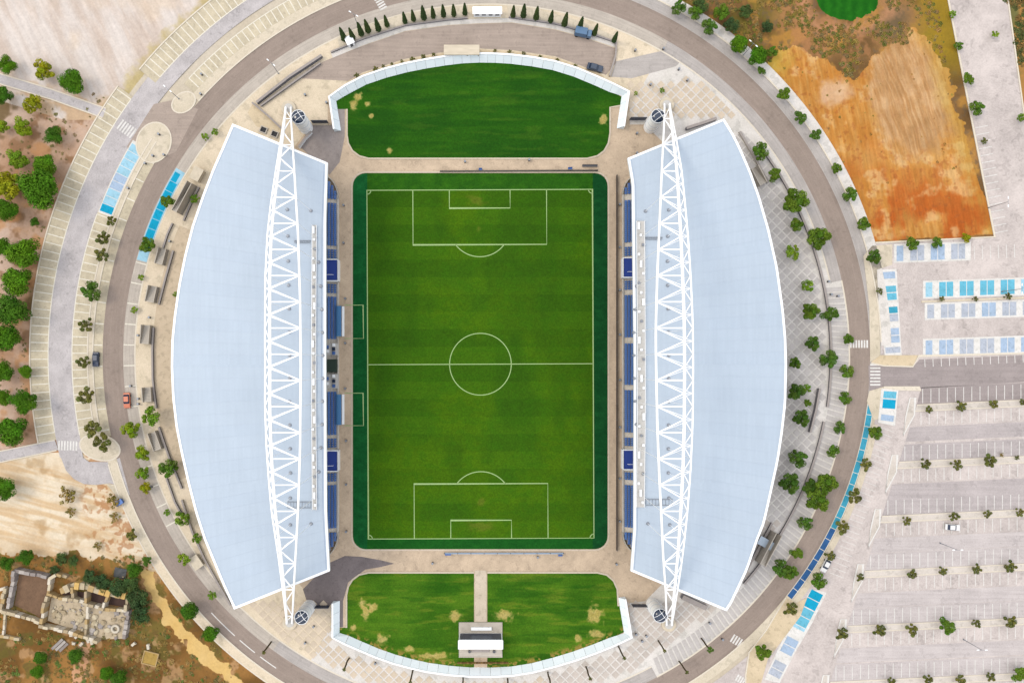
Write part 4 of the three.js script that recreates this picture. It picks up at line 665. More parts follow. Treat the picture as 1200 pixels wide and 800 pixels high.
rowOf([['olive', 131, 259, 7], ['olive', 122, 279, 9], ['olive', 119, 299, 9], ['mid', 107, 342, 12], ['olive', 101, 381, 9], ['olive', 98, 424, 9], ['olive', 102, 463, 11], ['olive', 108, 503, 11.5], ['olive', 120, 518, 12]], 'tree between ring road and curved car park', 'trees between ring road and curved car park', 'the pale blue bays', 0.1);
rowOf([['mid', 196, 236, 9], ['mid', 173, 287, 11], ['light', 165, 325, 4.5], ['light', 157, 363, 5]], 'tree along the bright blue bays', 'trees at the bright blue bays', 'the round island', 0.04);
rowOf([['light', 178, 487, 13], ['yellow', 153, 504, 10.5], ['yellow', 166, 531, 9.5], ['yellow', 167, 555, 8], ['yellow', 170, 571, 7.5], ['mid', 198, 549, 11], ['light', 214, 607, 11], ['light', 231, 630, 7], ['light', 217, 655, 9], ['light', 206, 345, 4], ['light', 249, 697, 6], ['light', 196, 600, 5]].sort((a, b) => a[2] - b[2]), 'tree on the pavement behind the stand', 'trees on the pavement behind that stand', 'the long concrete stairs', 0.12);
rowOf([['olive', 154, 627, 7], ['mid', 172, 657, 7], ['big', 222, 715, 11.5], ['big', 247, 742, 11]], 'tree on the kerb near the ruin', 'trees on the outer kerb near the ruin', 'the blue skip', 0.1);
plants([['dry', 76, 582, 12], ['dry', 130, 588, 10], ['dry', 132, 606, 7], ['dry', 80, 600, 7], ['dry', 112, 640, 6]], 'shrub on the beige track field', 'shrubs on the beige field', 'shrub');
plants([['big', 47, 770, 9], ['big', 43, 787, 8], ['big', 88, 769, 9], ['big', 125, 788, 9], ['big', 140, 794, 10], ['big', 157, 668, 10], ['big', 30, 652, 10], ['scrubby', 103, 676, 10], ['scrubby', 118, 682, 11], ['scrubby', 136, 690, 12], ['scrubby', 150, 686, 11], ['scrubby', 160, 700, 13], ['scrubby', 163, 720, 13], ['scrubby', 158, 708, 9], ['big', 8, 660, 9], ['scrubby', 70, 655, 8], ['scrubby', 85, 657, 7], ['scrubby', 62, 668, 6]], 'bush in the scrub around the stone ruin', 'bushes around the ruin', 'bush');
plants([['mid', 795, 9, 9], ['mid', 832, 30, 10], ['big', 866, 52, 11.5], ['big', 888, 66, 13], ['mid', 892, 83, 6], ['mid', 815, 14, 9], ['mid', 846, 16, 10], ['scrubby', 822, 5, 10], ['scrubby', 858, 28, 10], ['scrubby', 876, 12, 9], ['mid', 905, 60, 7], ['scrubby', 900, 30, 8]], 'bush in the scrub above the orange field', 'bushes in the scrub above the orange field', 'bush');
rowOf([['mid', 918, 111, 9.5], ['mid', 938, 138, 8.5], ['mid', 956, 158, 8], ['mid', 980, 197, 7], ['mid', 997, 228, 9.5], ['mid', 1011, 263, 9], ['mid', 1023, 301, 9.5], ['olive', 1031, 341, 4.5]], 'tree on the pavement beside the orange field', 'trees beside the orange field', 'the scrub', 0.1);
rowOf([['mid', 890, 178, 11], ['mid', 907, 205, 9], ['mid', 932, 236, 16.5], ['mid', 933, 264, 9], ['mid', 957, 279, 15.5], ['light', 929, 296, 10], ['light', 946, 335, 9], ['mid', 949, 365, 11.5], ['mid', 972, 368, 10.5], ['mid', 952, 402, 10], ['mid', 972, 421, 11], ['mid', 931, 425, 8], ['mid', 933, 459, 11], ['light', 945, 455, 6], ['mid', 946, 472, 5.5], ['mid', 938, 489, 11], ['mid', 935, 536, 11], ['mid', 925, 565, 14]].sort((a, b) => a[2] - b[2]), 'tree on the grey slab paving', 'trees on the grey slab paving', 'the roof-edge stairs', 0.14);
rowOf([['mid', 994, 397, 7], ['mid', 993, 436, 9], ['mid', 990, 467, 8], ['mid', 985, 501, 8], ['mid', 976, 528, 8], ['mid', 967, 566, 15], ['mid', 956, 585, 15], ['mid', 951, 571, 11], ['mid', 944, 612, 9], ['mid', 934, 648, 8], ['mid', 914, 666, 11.5], ['mid', 926, 670, 10]].sort((a, b) => a[2] - b[2]), 'tree on the kerb opposite the blue bay strip', 'trees opposite the long blue bay strip', 'the zebra crossing', 0.05);
rowOf([['mid', 1025, 507, 9.5], ['olive', 1015, 544, 7.5], ['olive', 1001, 581, 10], ['olive', 987, 617, 9], ['olive', 973, 651, 7], ['mid', 958, 681, 10], ['olive', 927, 713, 9], ['mid', 893, 763, 11]].sort((a, b) => a[2] - b[2]), 'tree behind the long blue bay strip', 'trees behind the long blue bay strip', 'the access road', 0.13);
plants([['mid', 1069, 286, 9], ['mid', 1099, 284, 7], ['yellow', 1133, 279, 6], ['olive', 1104, 350, 3.5], ['olive', 1143, 350, 3.5], ['olive', 1181, 347, 4.5]], 'tree at the pale blue and white bays', 'trees at the pale blue bays', 'tree', .03);
{ const all = [['olive', 1089, 480, 5], ['olive', 1127, 476, 7], ['olive', 1165, 473, 6.5], ['olive', 1199, 471, 5], ['olive', 1084, 543, 7], ['olive', 1121, 544, 7], ['olive', 1161, 540, 9], ['olive', 1063, 610, 6], ['olive', 1118, 605, 6.5], ['olive', 1157, 602, 5.5], ['olive', 1195, 600, 5.5], ['olive', 1008, 676, 5], ['olive', 1069, 672, 6.5], ['olive', 1105, 669, 5.5], ['olive', 1145, 667, 6], ['olive', 1184, 664, 7.5], ['olive', 987, 742, 8], ['olive', 1031, 738, 8], ['olive', 1068, 737, 8], ['mid', 1109, 733, 10], ['olive', 1144, 730, 6], ['olive', 1184, 728, 8], ['olive', 1045, 799, 6], ['olive', 1087, 796, 7], ['olive', 1126, 797, 7], ['olive', 1162, 793, 6], ['mid', 1196, 789, 10], ['dry', 1175, 533, 3], ['olive', 1192, 536, 3]], rows = strips.map(T => all.filter(([, x, y]) => Math.abs(tilt(x, T) - y) < 30).sort((p, q) => p[1] - q[1])); rows.forEach((l, i) => rowOf(l, 'tree in the ' + ORD[i] + ' strip from the access road', 'trees in the strips of the big car park', 'the long lane', .12)); }
rowOf([['mid', 1124, 53, 5.5], ['mid', 1135, 92, 8], ['mid', 1145, 126, 9], ['light', 1117, 17, 5], ['light', 1166, 40, 5], ['olive', 1154, 165, 4], ['light', 1197, 138, 6]].sort((a, b) => b[2] - a[2]), 'tree on the pale street', 'trees on the pale street', 'the white and blue bays', 0.03);
plants([['light', 776, 106, 4], ['light', 745, 110, 3]], 'sapling on the plaza by a tower', 'saplings on the plaza', 'tree', .15);
plants([['light', 240, 160, 5], ['light', 252, 155, 5], ['light', 228, 233, 6]], 'tree beside the stairs behind the roofed stand', 'trees beside the stairs', 'tree', .15);

// cypresses
const cyGeo = [1, 2, 3].map(s => { const r = mulberry(s * 97), L = []; for (let i = 0; i < 1100; i++) { const h = Math.pow(r(), 1.25), rad = .105 * Math.pow(1 - h, .55) * (.55 + .55 * r()) * (h < .06 ? .6 : 1), a = r() * 6.28; const v = .7 + .6 * r(); L.push([new THREE.Vector3(rad * Math.cos(a), .05 + h * .95, rad * Math.sin(a)), new THREE.Vector3(Math.cos(a), .5 + r() - .3, Math.sin(a)), .028 * (.7 + .6 * r()), [v, v, v], r() * 6.28]); } return leafGeo(L); });
const cyMat = [leafMat(.026, .045, .014), leafMat(.032, .05, .014)], cyTrunk = new THREE.CylinderGeometry(.014, .02, .2, 6).translate(0, .08, 0);
[[404, 47], [414, 46], [424, 41], [432, 37.5], [444, 36], [454, 31], [475, 27], [485, 24.5], [497, 22.5], [508, 20.5], [520, 19.5], [532, 18.5], [545, 17], [601, 20], [613, 20], [628, 22.5], [645, 26], [661, 30], [679, 34], [696, 41], [719, 49]].forEach(([x, y], i) => {
  const t = thing('cypress_tree', i < 13 ? 'slim dark cypress, ' + ORD[12 - i] + ' from the white gatehouse towards the white kiosk' : 'slim dark cypress, ' + ORD[i - 13] + ' from the white gatehouse towards the blue truck', 'tree', [X(x), .17, Z(y)], 'row of slim cypresses'), h = 6.6 + rt() * 1.6; t.scale.set(h * 1.05, h, h * 1.05); t.rotation.y = rt() * 6; mesh('trunk', cyTrunk, M.trunkDark, t); mesh('crown', cyGeo[i % 3], cyMat[i % 2], t);
});
// low shrubs along the outside of the end wall
[[418, 88.5], [440, 81], [449, 77.5], [459, 75], [471, 72], [483, 69], [496, 66.5], [508, 64], [580, 60], [597, 61], [614, 63], [633, 66.5], [653, 70.5], [674, 77]].forEach(([x, y], i) => { const t = plant('olive', x, y, 2 + rt() * 1.6, i < 8 ? 'low shrub outside the pale wall, ' + ORD[7 - i] + ' from the canopy towards the kiosk' : 'low shrub outside the pale wall, ' + ORD[i - 8] + ' from the canopy towards the slate car', 'shrubs along the pale wall', 'shrub', .17); t.name = numbered('low_shrub'); });
// slender bare-trunked trees on the forecourt
[[409, 771], [484, 784], [543, 793], [595, 795], [642, 787], [687, 781], [725, 757], [771, 750], [822, 748], [796, 774], [318, 752]].forEach(([x, y], i) => {
  const t = thing('slender_tree', i === 10 ? 'slender bare trunk with a leafy tuft at the ring road bend' : 'slender bare trunk with leafy tuft on the forecourt, ' + ORD[i] + ' from the asphalt corner', 'tree', [X(x), .15, Z(y)], 'slender trees on the forecourt'), h = 7.6 + rt() * 1.2;
  const pts = [0, .3, .65, 1].map(q => new THREE.Vector3((rt() - .5) * .25, h * q, (rt() - .5) * .25)); mesh('trunk', new THREE.TubeGeometry(new THREE.CatmullRomCurve3(pts), 10, .25, 6), M.trunkDark, t);
  const c = mesh('crown', KIND.light.crowns[i % 3], i === 8 ? KIND.mid.mats[0] : KIND.olive.mats[i % 3], t); c.scale.setScalar(i === 8 ? 1.1 : .62); c.position.y = h - .75; c.rotation.y = rt() * 6;
});
// scrub: tufts nobody could count
function tufts(name, label, count, inside, cols, seed, smin, smax) {
  const r = mulberry(seed), L = []; for (let i = 0; i < 26; i++) { const a = r() * 6.28, q = Math.sqrt(r()), v = .75 + .5 * r(); L.push([new THREE.Vector3(q * Math.cos(a) * .8, .15 + .55 * (1 - q) * r() + .1 * r(), q * Math.sin(a) * .8), new THREE.Vector3(Math.cos(a) * q, .9, Math.sin(a) * q), .26, [v, v, v], r() * 6.28]); }
  const g = leafGeo(L), m = new THREE.InstancedMesh(g, leafMat(1, 1, 1), count), o = new THREE.Object3D(), c = new THREE.Color(); let n = 0, tries = 0;
  while (n < count && tries++ < count * 40) { const p = inside(r); if (!p) continue; o.position.set(X(p[0]), -.12, Z(p[1])); o.rotation.y = r() * 6.28; const s = lerp(smin, smax, Math.pow(r(), 2.2)); o.scale.set(s, s * (.6 + .5 * r()), s); o.updateMatrix(); m.setMatrixAt(n, o.matrix); const k = cols[Math.floor(r() * cols.length)], v = .8 + .4 * r(); c.setRGB(k[0] * v, k[1] * v, k[2] * v); m.setColorAt(n, c); n++; }
  m.count = n; m.name = name; m.castShadow = m.receiveShadow = true; m.userData = { label, category: 'scrub', kind: 'stuff' }; scene.add(m);
}
const clump = (x, y, s, t) => fbm(x / s, y / s + 77, 3) > t;
tufts('field_scrub', 'tangled dry scrub between the pale street and the ring road', 1700, r => { const x = 790 + r() * 320, y = -25 + r() * 125; return radOf(x, y) > 478 && x < 1098 + y * .18 && !inPoly(orangePoly, x, y) && greenSpot(x, y) > 1.2 && clump(x, y, 20, .42) ? [x, y] : null; }, [[.09, .10, .02], [.14, .11, .022], [.19, .13, .035], [.21, .12, .04], [.13, .1, .04]], 5, .25, 1.05);
tufts('ruin_scrub', 'tangled dry scrub around the stone ruin', 1200, r => { const x = -20 + r() * 290, y = 652 + r() * 160; if (radOf(x, y) < 466 || inPoly(trackPoly, x, y)) return null; if (inPoly([[0, 700], [22, 664], [155, 695], [150, 750], [50, 740]], x, y)) return null; return clump(x, y, 16, .44) ? [x, y] : null; }, [[.07, .11, .022], [.16, .11, .03], [.19, .125, .035], [.22, .14, .05], [.12, .1, .035]], 6, .25, 1.0);
tufts('grove_scrub', 'low weeds on the brown soil of the grove', 260, r => { const x = -20 + r() * 150, y = 110 + r() * 400; return radOf(x, y) > 540 && clump(x, y, 18, .5) ? [x, y] : null; }, [[.14, .13, .04], [.2, .14, .07], [.16, .13, .05]], 7, .25, .8);
tufts('verge_scrub', 'olive verge scrub along the far side of the pale street', 500, r => { const x = 1172 + r() * 60, y = -20 + r() * 190; return x > 1178 + y * .22 && clump(x, y, 14, .4) ? [x, y] : null; }, [[.05, .07, .02], [.07, .08, .025], [.14, .09, .03]], 8, .4, 1.4);
tufts('field_weeds', 'sparse weeds on the orange field', 110, r => { const x = 900 + r() * 270, y = 60 + r() * 220; return inPoly(orangePoly, x, y) && clump(x, y, 12, .5) ? [x, y] : null; }, [[.26, .14, .035], [.22, .12, .04], [.18, .14, .03]], 9, .2, .6);

// ---------------------------------------------------------------- vehicles
function car(px, py, deg, paint, label, big = 1) {
  const t = thing('parked_car', label, 'car', [X(px), .06, Z(py)]), pm = mat(paint, { rough: .3 }); t.rotation.y = -deg * D2R; t.scale.setScalar(big);
  const sh = new THREE.Shape(); [[-2.1, .35], [-2.15, .75], [-1.95, .92], [-1.0, .98], [1.05, .98], [2.0, .86], [2.15, .6], [2.1, .35]].forEach((p, i) => i ? sh.lineTo(...p) : sh.moveTo(...p));
  mesh('body', new THREE.ExtrudeGeometry(sh, { depth: 1.6, bevelEnabled: true, bevelSize: .07, bevelThickness: .09, bevelSegments: 2 }).translate(0, 0, -.8), pm, t);
  const cs = new THREE.Shape(); [[-1.75, .95], [-1.25, 1.42], [.35, 1.42], [1.05, .95]].forEach((p, i) => i ? cs.lineTo(...p) : cs.moveTo(...p));
  const cab = mesh('cabin_glass', new THREE.ExtrudeGeometry(cs, { depth: 1.34, bevelEnabled: true, bevelSize: .04, bevelThickness: .1, bevelSegments: 1 }).translate(0, 0, -.67), M.glass, t);
  mesh('roof_panel', rbox(1.5, .07, 1.3, .03, -.43, 1.475, 0), pm, cab);
  for (const x of [-1.3, 1.3]) for (const z of [-.8, .8]) { const w = mesh('wheel', new THREE.CylinderGeometry(.33, .33, .22, 18).rotateX(Math.PI / 2), M.tyre, t); w.position.set(x, .33, z); mesh('rim', new THREE.CylinderGeometry(.2, .2, .24, 12).rotateX(Math.PI / 2), M.chrome, w); }
  for (const z of [-.62, .62]) { mesh('headlight', rbox(.1, .16, .36, .04, 2.14, .68, z), M.lampGlass, t); mesh('tail_light', rbox(.08, .16, .3, .03, -2.17, .72, z), M.tailRed, t); }
}
car(113.5, 421, 91, [44, 58, 88], 'dark blue car parked in the strip along the ring road');
car(150, 469, 88, [224, 128, 92], 'orange car parked beside the pavement of the stand', 1.05);
car(697, 80.5, 15, [60, 74, 96], 'dark slate car parked outside the pale curved wall', 1.1);
car(966.5, 661.5, 118, [244, 244, 244], 'white car parked behind the dark blue bay strip');
car(1115, 617, 4, [246, 246, 246], 'white car parked in the big straight car park');
{ // blue flatbed trailer truck and white vans near the service road
  const t = thing('box_truck', 'blue box truck parked below the row of cypresses', 'truck', [X(682), .2, Z(41)]); t.rotation.y = -12 * D2R;
  mesh('cargo_box', rbox(3.6, 2.2, 2.1, .08, -.5, 1.75, 0), mat([92, 130, 168], { rough: .5 }), t); mesh('cab', rbox(1.3, 1.7, 2.0, .15, 2.05, 1.35, 0), mat([104, 140, 176], { rough: .4 }), t); mesh('windscreen', rbox(.08, .7, 1.7, .02, 2.69, 1.7, 0), M.glass, t); mesh('chassis', box(5, .2, 1.2, .1, .5, 0), M.darkSteel, t);
  for (const x of [-1.6, 1.9]) for (const z of [-.9, .9]) { const w = mesh('wheel', new THREE.CylinderGeometry(.42, .42, .28, 18).rotateX(Math.PI / 2), M.tyre, t); w.position.set(x, .42, z); }
}
{ // gatehouse and kiosk
  const a = thing('gatehouse', 'long low white gatehouse in the gap of the cypress row', 'gatehouse', [X(571), .15, Z(17)]); mesh('wall', box(8.2, 2.3, 1.7, 0, 1.15, 0), M.fascia, a); mesh('roof', rbox(8.8, .22, 2.2, .06, 0, 2.4, 0), M.steelWhite, a); for (let i = 0; i < 4; i++) mesh('window', box(1.2, .9, .06, -3 + i * 2, 1.5, .87), M.glass, a); mesh('door', box(.06, 1.9, .8, 4.12, .97, 0), M.darkSteel, a);
  const b = thing('kiosk', 'small white kiosk at the end of the cypress row', 'kiosk', [X(411), .15, Z(51)]); b.rotation.y = .45; mesh('wall', box(2, 2.2, 2.1, 0, 1.1, 0), M.fascia, b); mesh('roof', rbox(2.4, .18, 2.5, .05, 0, 2.28, 0), M.steelWhite, b); mesh('door', box(.8, 1.9, .05, 0, .98, 1.07), M.darkSteel, b); mesh('window', box(.05, .8, 1, 1.02, 1.4, 0), M.glass, b);
  const c = thing('entrance_canopy', 'cream flat canopy adjoining the outside of the pale wall', 'canopy', [...E(541, 58.5, 3.4)].map((v, i) => i === 1 ? .17 : v)); mesh('roof_slab', rbox(10.6, .35, 3.0, .06, 0, 3.3, 0), M.cream, c); for (const x of [-5, -1.7, 1.7, 5]) for (const z of [-1.2, 1.2]) mesh('post', box(.22, 3.15, .22, x, 1.58, z), M.concrete, c);
  const d = thing('recycling_skip', 'small blue skip on the pavement beside the beige field', 'skip', [X(141.5), .11, Z(588)]); d.rotation.y = .6; const sk = new THREE.Shape(); [[-1, .1], [-.8, 0], [.8, 0], [1, .1], [1.15, 1.15], [-1.15, 1.15]].forEach((p, i) => i ? sk.lineTo(...p) : sk.moveTo(...p)); mesh('bin', new THREE.ExtrudeGeometry(sk, { depth: 1.3, bevelEnabled: true, bevelSize: .03, bevelThickness: .03, bevelSegments: 1 }).translate(0, .08, -.65), mat([66, 112, 190], { rough: .5 }), d); mesh('lid', rbox(2.3, .1, 1.5, .04, 0, 1.32, 0), mat([84, 130, 204], { rough: .5 }), d);
}

// ---------------------------------------------------------------- scoreboard, dugouts, boards, barriers
{
  const t = thing('scoreboard', 'white scoreboard with dark screen on a terrace behind the path-split lawn', 'scoreboard', [X(563.2), .2, 0]);
  const zz = (py, h) => Z(py) * (H - h) / H;
  mesh('base', box(13.1, .5, zz(770, .5) - zz(729, .5), 0, .25, (zz(770, .5) + zz(729, .5)) / 2), M.concrete, t);
  mesh('housing', rbox(12.9, 5.4, 2.6, .08, 0, 3.2, zz(741, .5) + 1.4), M.fascia, t);
  mesh('screen', box(12.2, 4.6, .1, 0, 3.3, zz(741, .5) + .06), M.navy, t);
  mesh('roof_cap', rbox(13.2, .16, 2.6, .05, 0, 5.96, zz(741, .5) + 1.5), M.towerSkin, t);
  mesh('bench', box(6.2, .5, .9, .2, .75, zz(736, .6)), M.fascia, t);
  const b = mesh('plant_room', box(12.6, 2.4, 3.2, 0, 1.7, zz(741, .5) + 4.4), M.concrete, t); mesh('roof_hatch', rbox(5.2, .35, 1.3, .05, 0, 3.0, zz(741, .5) + 4.2), M.concreteD, b); for (const x of [-3.3, 4]) mesh('ventilator', new THREE.CylinderGeometry(.4, .4, .6, 12).translate(x, 3.15, zz(741, .5) + 4.6), M.darkSteel, b);
  const f = thing('timber_fence', 'low brown timber fence behind the scoreboard', 'fence', [X(566), .2, zz(775, 0)]); for (let i = 0; i < 22; i++) mesh('plank', box(.62, 1.3, .07, -7.4 + i * .7, .7, (i % 2) * .02), mat([[176, 138, 84], [196, 158, 100], [160, 124, 80]][i % 3]), f); mesh('rail', box(15.4, .1, .1, 0, 1.1, .1), M.bark, f); mesh('rail', box(15.4, .1, .1, 0, .4, .1), M.bark, f);
}
for (const [y0, y1, l] of [[359, 394, 'blue team shelter beside the halfway line, nearer the undivided lawn'], [462, 497, 'blue team shelter beside the halfway line, nearer the path-split lawn']]) {
  const L = (y1 - y0) * S, t = thing('team_shelter', l, 'shelter', [X(398.5), .175, Z((y0 + y1) / 2)], 'team shelters'), pr = [[1, 0], [1.05, 1.2], [.9, 1.8], [.4, 2.1], [-.7, 2.15]];
  const sh = new THREE.Shape(); [...pr, ...pr.slice().reverse().map(([a, b]) => [a - .1, b - .1])].forEach(([a, b], i) => i ? sh.lineTo(-a, b) : sh.moveTo(-a, b));
  mesh('canopy', new THREE.ExtrudeGeometry(sh, { depth: L, bevelEnabled: false }).translate(0, .05, -L / 2), M.dugBlue, t);
  for (const e of [-1, 1]) mesh('side_panel', box(1.5, 1.7, .06, -.2, .9, e * (L / 2 + .02)), M.cyanPale, t);
  for (let i = 0; i < 14; i++) mesh('seat', rbox(.5, .5, .45, .06, -.45, .45, -L / 2 + (i + .5) * L / 14), M.seat, t);
  mesh('kerb_step', box(.7, .12, L, .95, .06, 0), M.fascia, t);
}
function barrier(name, label, category, a, b, h, m, postStep = 4) { const t = thing(name, label, category), n = Math.max(1, Math.round(Math.hypot(X(b[0]) - X(a[0]), Z(b[1]) - Z(a[1])) / postStep)); for (let i = 0; i < n; i++) { const p = [0, 1].map(e => { const u = (i + (e ? .992 : .008)) / n; return [X(lerp(a[0], b[0], u)), .18, Z(lerp(a[1], b[1], u))]; }); mesh('panel', band(p, .26, h), m, t); } for (let i = 0; i <= n; i++) mesh('post', box(.2, h + .1, .2, X(lerp(a[0], b[0], i / n)), (.17 + (h + .1) / 2), Z(lerp(a[1], b[1], i / n))), M.darkSteel, t); return t; }
barrier('pitch_barrier', 'long dark barrier between the pitch and the stand by the slab paving', 'barrier', [722.5, 206], [722.5, 644], 1.1, mat([92, 82, 76]), 5);
barrier('advert_board', 'dark board along the goal line near the undivided lawn', 'board', [516, 201.2], [700, 200.2], .9, mat([110, 104, 98]), 4);
barrier('advert_board', 'pale blue-white board along the goal line near the path-split lawn', 'board', [521, 647.5], [660, 647.5], .9, mat([176, 196, 220]), 4);
for (const [x, y, w, l] of [[691, 195, 18, 'dark long bench beside the lawn of the dark board'], [668, 198, 5, 'short blue bench near the dark board'], [525, 649, 7, 'blue bench at one end of the pale board'], [656.5, 650, 5, 'short blue bench at the other end of the pale board'], [563, 199, 4, 'small blue bench at the middle of the dark board']]) { const t = thing('bench', l, 'bench', [X(x), .175, Z(y)]); const L = w * S, m = l.includes('blue') ? M.seat : M.darkSteel; mesh('seat', rbox(L, .1, .5, .03, 0, .5, 0), m, t); mesh('backrest', rbox(L, .5, .1, .03, 0, .8, -.25), m, t); for (const e of [-1, 1]) mesh('leg', box(.1, .46, .4, e * (L / 2 - .15), .23, 0), M.darkSteel, t); }

// ---------------------------------------------------------------- walls, stairs and lamps of the outer ring
function lowWall(label, pts, h = 1.1, w = .5, m = M.darkWall) { const t = thing('low_wall', label, 'wall'); const P = onGround(pts, .1); const wall = mesh('wall_body', band(P, w, h), m, t); mesh('coping', band(P.map(p => [p[0], .1 + h - .005, p[2]]), w + .12, .1), M.concreteD, t); return wall; }
lowWall('long dark low wall curving between the slab paving and ring road, upper length', arc(403, -36, 8.5), .8, .5);
lowWall('dark low wall curving past the slab paving to the stairs', arc(402, 11, 41.5), .8, .5);
lowWall('thin grey wall along the foot of the cypress bed', [[388, 62], [425, 46.5], [475, 30.5], [525, 24], [548, 22]], .7, .3);
lowWall('thin grey wall along the cypress bed beyond the white gatehouse', [[596, 21], [650, 28.5], [687, 38.5], [722, 50.5]], .7, .3);
lowWall('brownish wall closing the end of the service road', [[722, 51], [721, 66], [714, 90]], .7, .4, mat([168, 142, 120], { map: tPave, metres: 5 }));
lowWall('pale wall parallel to the roof edge at the ring road bend', [[214, 585], [226, 622], [240, 653], [257, 684], [271, 708]], .8, .4, M.concrete);
lowWall('pale slanting wall between a tower and the roof corner', [[366, 156], [358, 164], [351, 174]], 1.4, .45, M.fascia);
lowWall('thin tan wall along the triangular ramp', [[296, 121], [314, 136], [332, 153]], .7, .4, M.cream);
for (const [x, y, l] of [[309, 152.5, 'dark square vent shaft at the roof corner, farther from the tower'], [322, 157.5, 'dark square vent shaft at the roof corner, closer to the tower']]) { const t = thing('vent_shaft', l, 'vent', [X(x), .145, Z(y)], 'vent shafts'); t.rotation.y = -.4; mesh('frame', merge([box(2.2, .5, .25, 0, .25, -.85), box(2.2, .5, .25, 0, .25, .85), box(.25, .5, 1.45, -.97, .25, 0), box(.25, .5, 1.45, .97, .25, 0)]), M.concrete, t); mesh('grating', box(1.66, .1, 1.42, 0, .12, 0), M.tyre, t); for (let i = 0; i < 6; i++) mesh('grating_bar', box(.06, .06, 1.42, -.7 + i * .28, .2, 0), M.darkSteel, t); }
lowWall('short straight dark wall standing in the slab paving', [[958.5, 455], [954, 480], [947.5, 506]], 1.5, .5);
lowWall('dark wall with kiosk end along the service ramp, above the ring kerb', [[302, 122], [340, 92], [378, 67]], 1.5, .6);
lowWall('thin dark wall parallel to the service ramp wall', [[306, 125], [345, 97], [376, 75]], .8, .35);
lowWall('low dark wall by the bright blue bays', [[203, 262], [197, 275], [192, 291]], .8, .35);
lowWall('long thin dark wall behind the stand between two stair flights', [[204, 294], [196, 322], [187, 357]], .8, .4);
lowWall('thin dark wall opposite the orange car', [[181, 384], [179.5, 410], [180, 445], [184, 478]], .8, .4);
lowWall('thin dark wall descending past the pale green tree', [[187, 500], [199, 535], [214, 572]], .8, .4);
lowWall('thin dark wall near the ring road bend', [[196, 560], [206, 588], [216, 606]], .8, .35);
lowWall('thin dark wall beside the long concrete stairs', [[234, 220], [225, 238], [216, 259]], .8, .35);
lowWall('dark wall under the roof corner by the slab paving', [[803, 152], [822, 146], [838, 140.5]], 1.6, .7);
lowWall('dark wall at the roof corner near the slab paving trunks', [[798, 697], [826, 710]], 2.0, 1.3);
lowWall('pale wall along the roof edge beside the ring road', [[866, 155], [884, 186], [899, 214]], .8, .5, M.concrete);
lowWall('dark wall in the stair court below the roof', [[904, 612], [890, 638], [866, 682]], .8, .5);
function stairs(label, cx, cy, w, l, deg, n = 10, m = M.concrete) { const t = thing('stair_flight', label, 'stairs', [X(cx), .145, Z(cy)]); t.rotation.y = -deg * D2R; const W = w * S, L = l * S; for (let i = 0; i < n; i++) mesh('step', box(W, .16 * (i + 1), L / n - .05, 0, .08 * (i + 1), -L / 2 + (i + .5) * L / n), m, t); for (const e of [-1, 1]) mesh('side_wall', box(.22, .16 * n + .5, L, e * (W / 2 + .12), (.16 * n + .5) / 2, 0), M.concrete, t); }
stairs('long concrete stair flight beside the bright blue bays', 219.5, 234, 5, 38, 28, 24);
stairs('short concrete stair flight nearest the bright blue bays', 191, 301, 8, 19, 14);
stairs('short concrete stair flight at the far end of the long thin wall', 180, 345, 9, 19, 12);
stairs('short concrete stair flight close to the dark blue car', 173, 392, 9, 22, 4);
stairs('short concrete stair flight beside the orange car', 175, 462, 9, 17, -4);
stairs('short concrete stair flight below the pale green tree', 184, 516, 8, 22, -20);
stairs('long concrete stair flight in the court of the slab paving', 897, 640, 6, 40, 28, 24);
stairs('long concrete stair flight at the roof edge by the ring road', 886, 208, 8, 22, -28, 14);
{ const t = thing('stair_kiosk', 'small beige flat-roofed kiosk beside the long concrete stairs', 'kiosk', [X(233.5), .145, Z(206)]); t.rotation.y = -.5; mesh('wall', box(2.6, 2.2, 3.6, 0, 1.1, 0), M.cream, t); mesh('roof', rbox(3, .2, 4, .05, 0, 2.3, 0), M.cream, t); mesh('door', box(.06, 1.9, .9, -1.33, .97, 0), M.darkSteel, t); }
{ const t = thing('stair_kiosk', 'small pale blue flat-roofed kiosk above the court stairs', 'kiosk', [X(894), .145, Z(634)]); t.rotation.y = -.5; mesh('wall', box(4.2, 2.2, 2.2, 0, 1.1, 0), M.concrete, t); mesh('roof', rbox(4.6, .2, 2.6, .05, 0, 2.3, 0), M.roof, t); mesh('door', box(.9, 1.9, .06, 0, .97, 1.13), M.darkSteel, t); }
{ const t = thing('stair_kiosk', 'long beige rooftop ledge beside the ring road bend', 'kiosk', [X(232), .145, Z(657)]); t.rotation.y = .6; mesh('wall', box(2.6, 1.6, 3.6, 0, .8, 0), M.cream, t); mesh('roof', rbox(3, .2, 4, .05, 0, 1.7, 0), M.cream, t); mesh('door', box(.9, 1.4, .06, 0, .72, 1.83), M.darkSteel, t); }
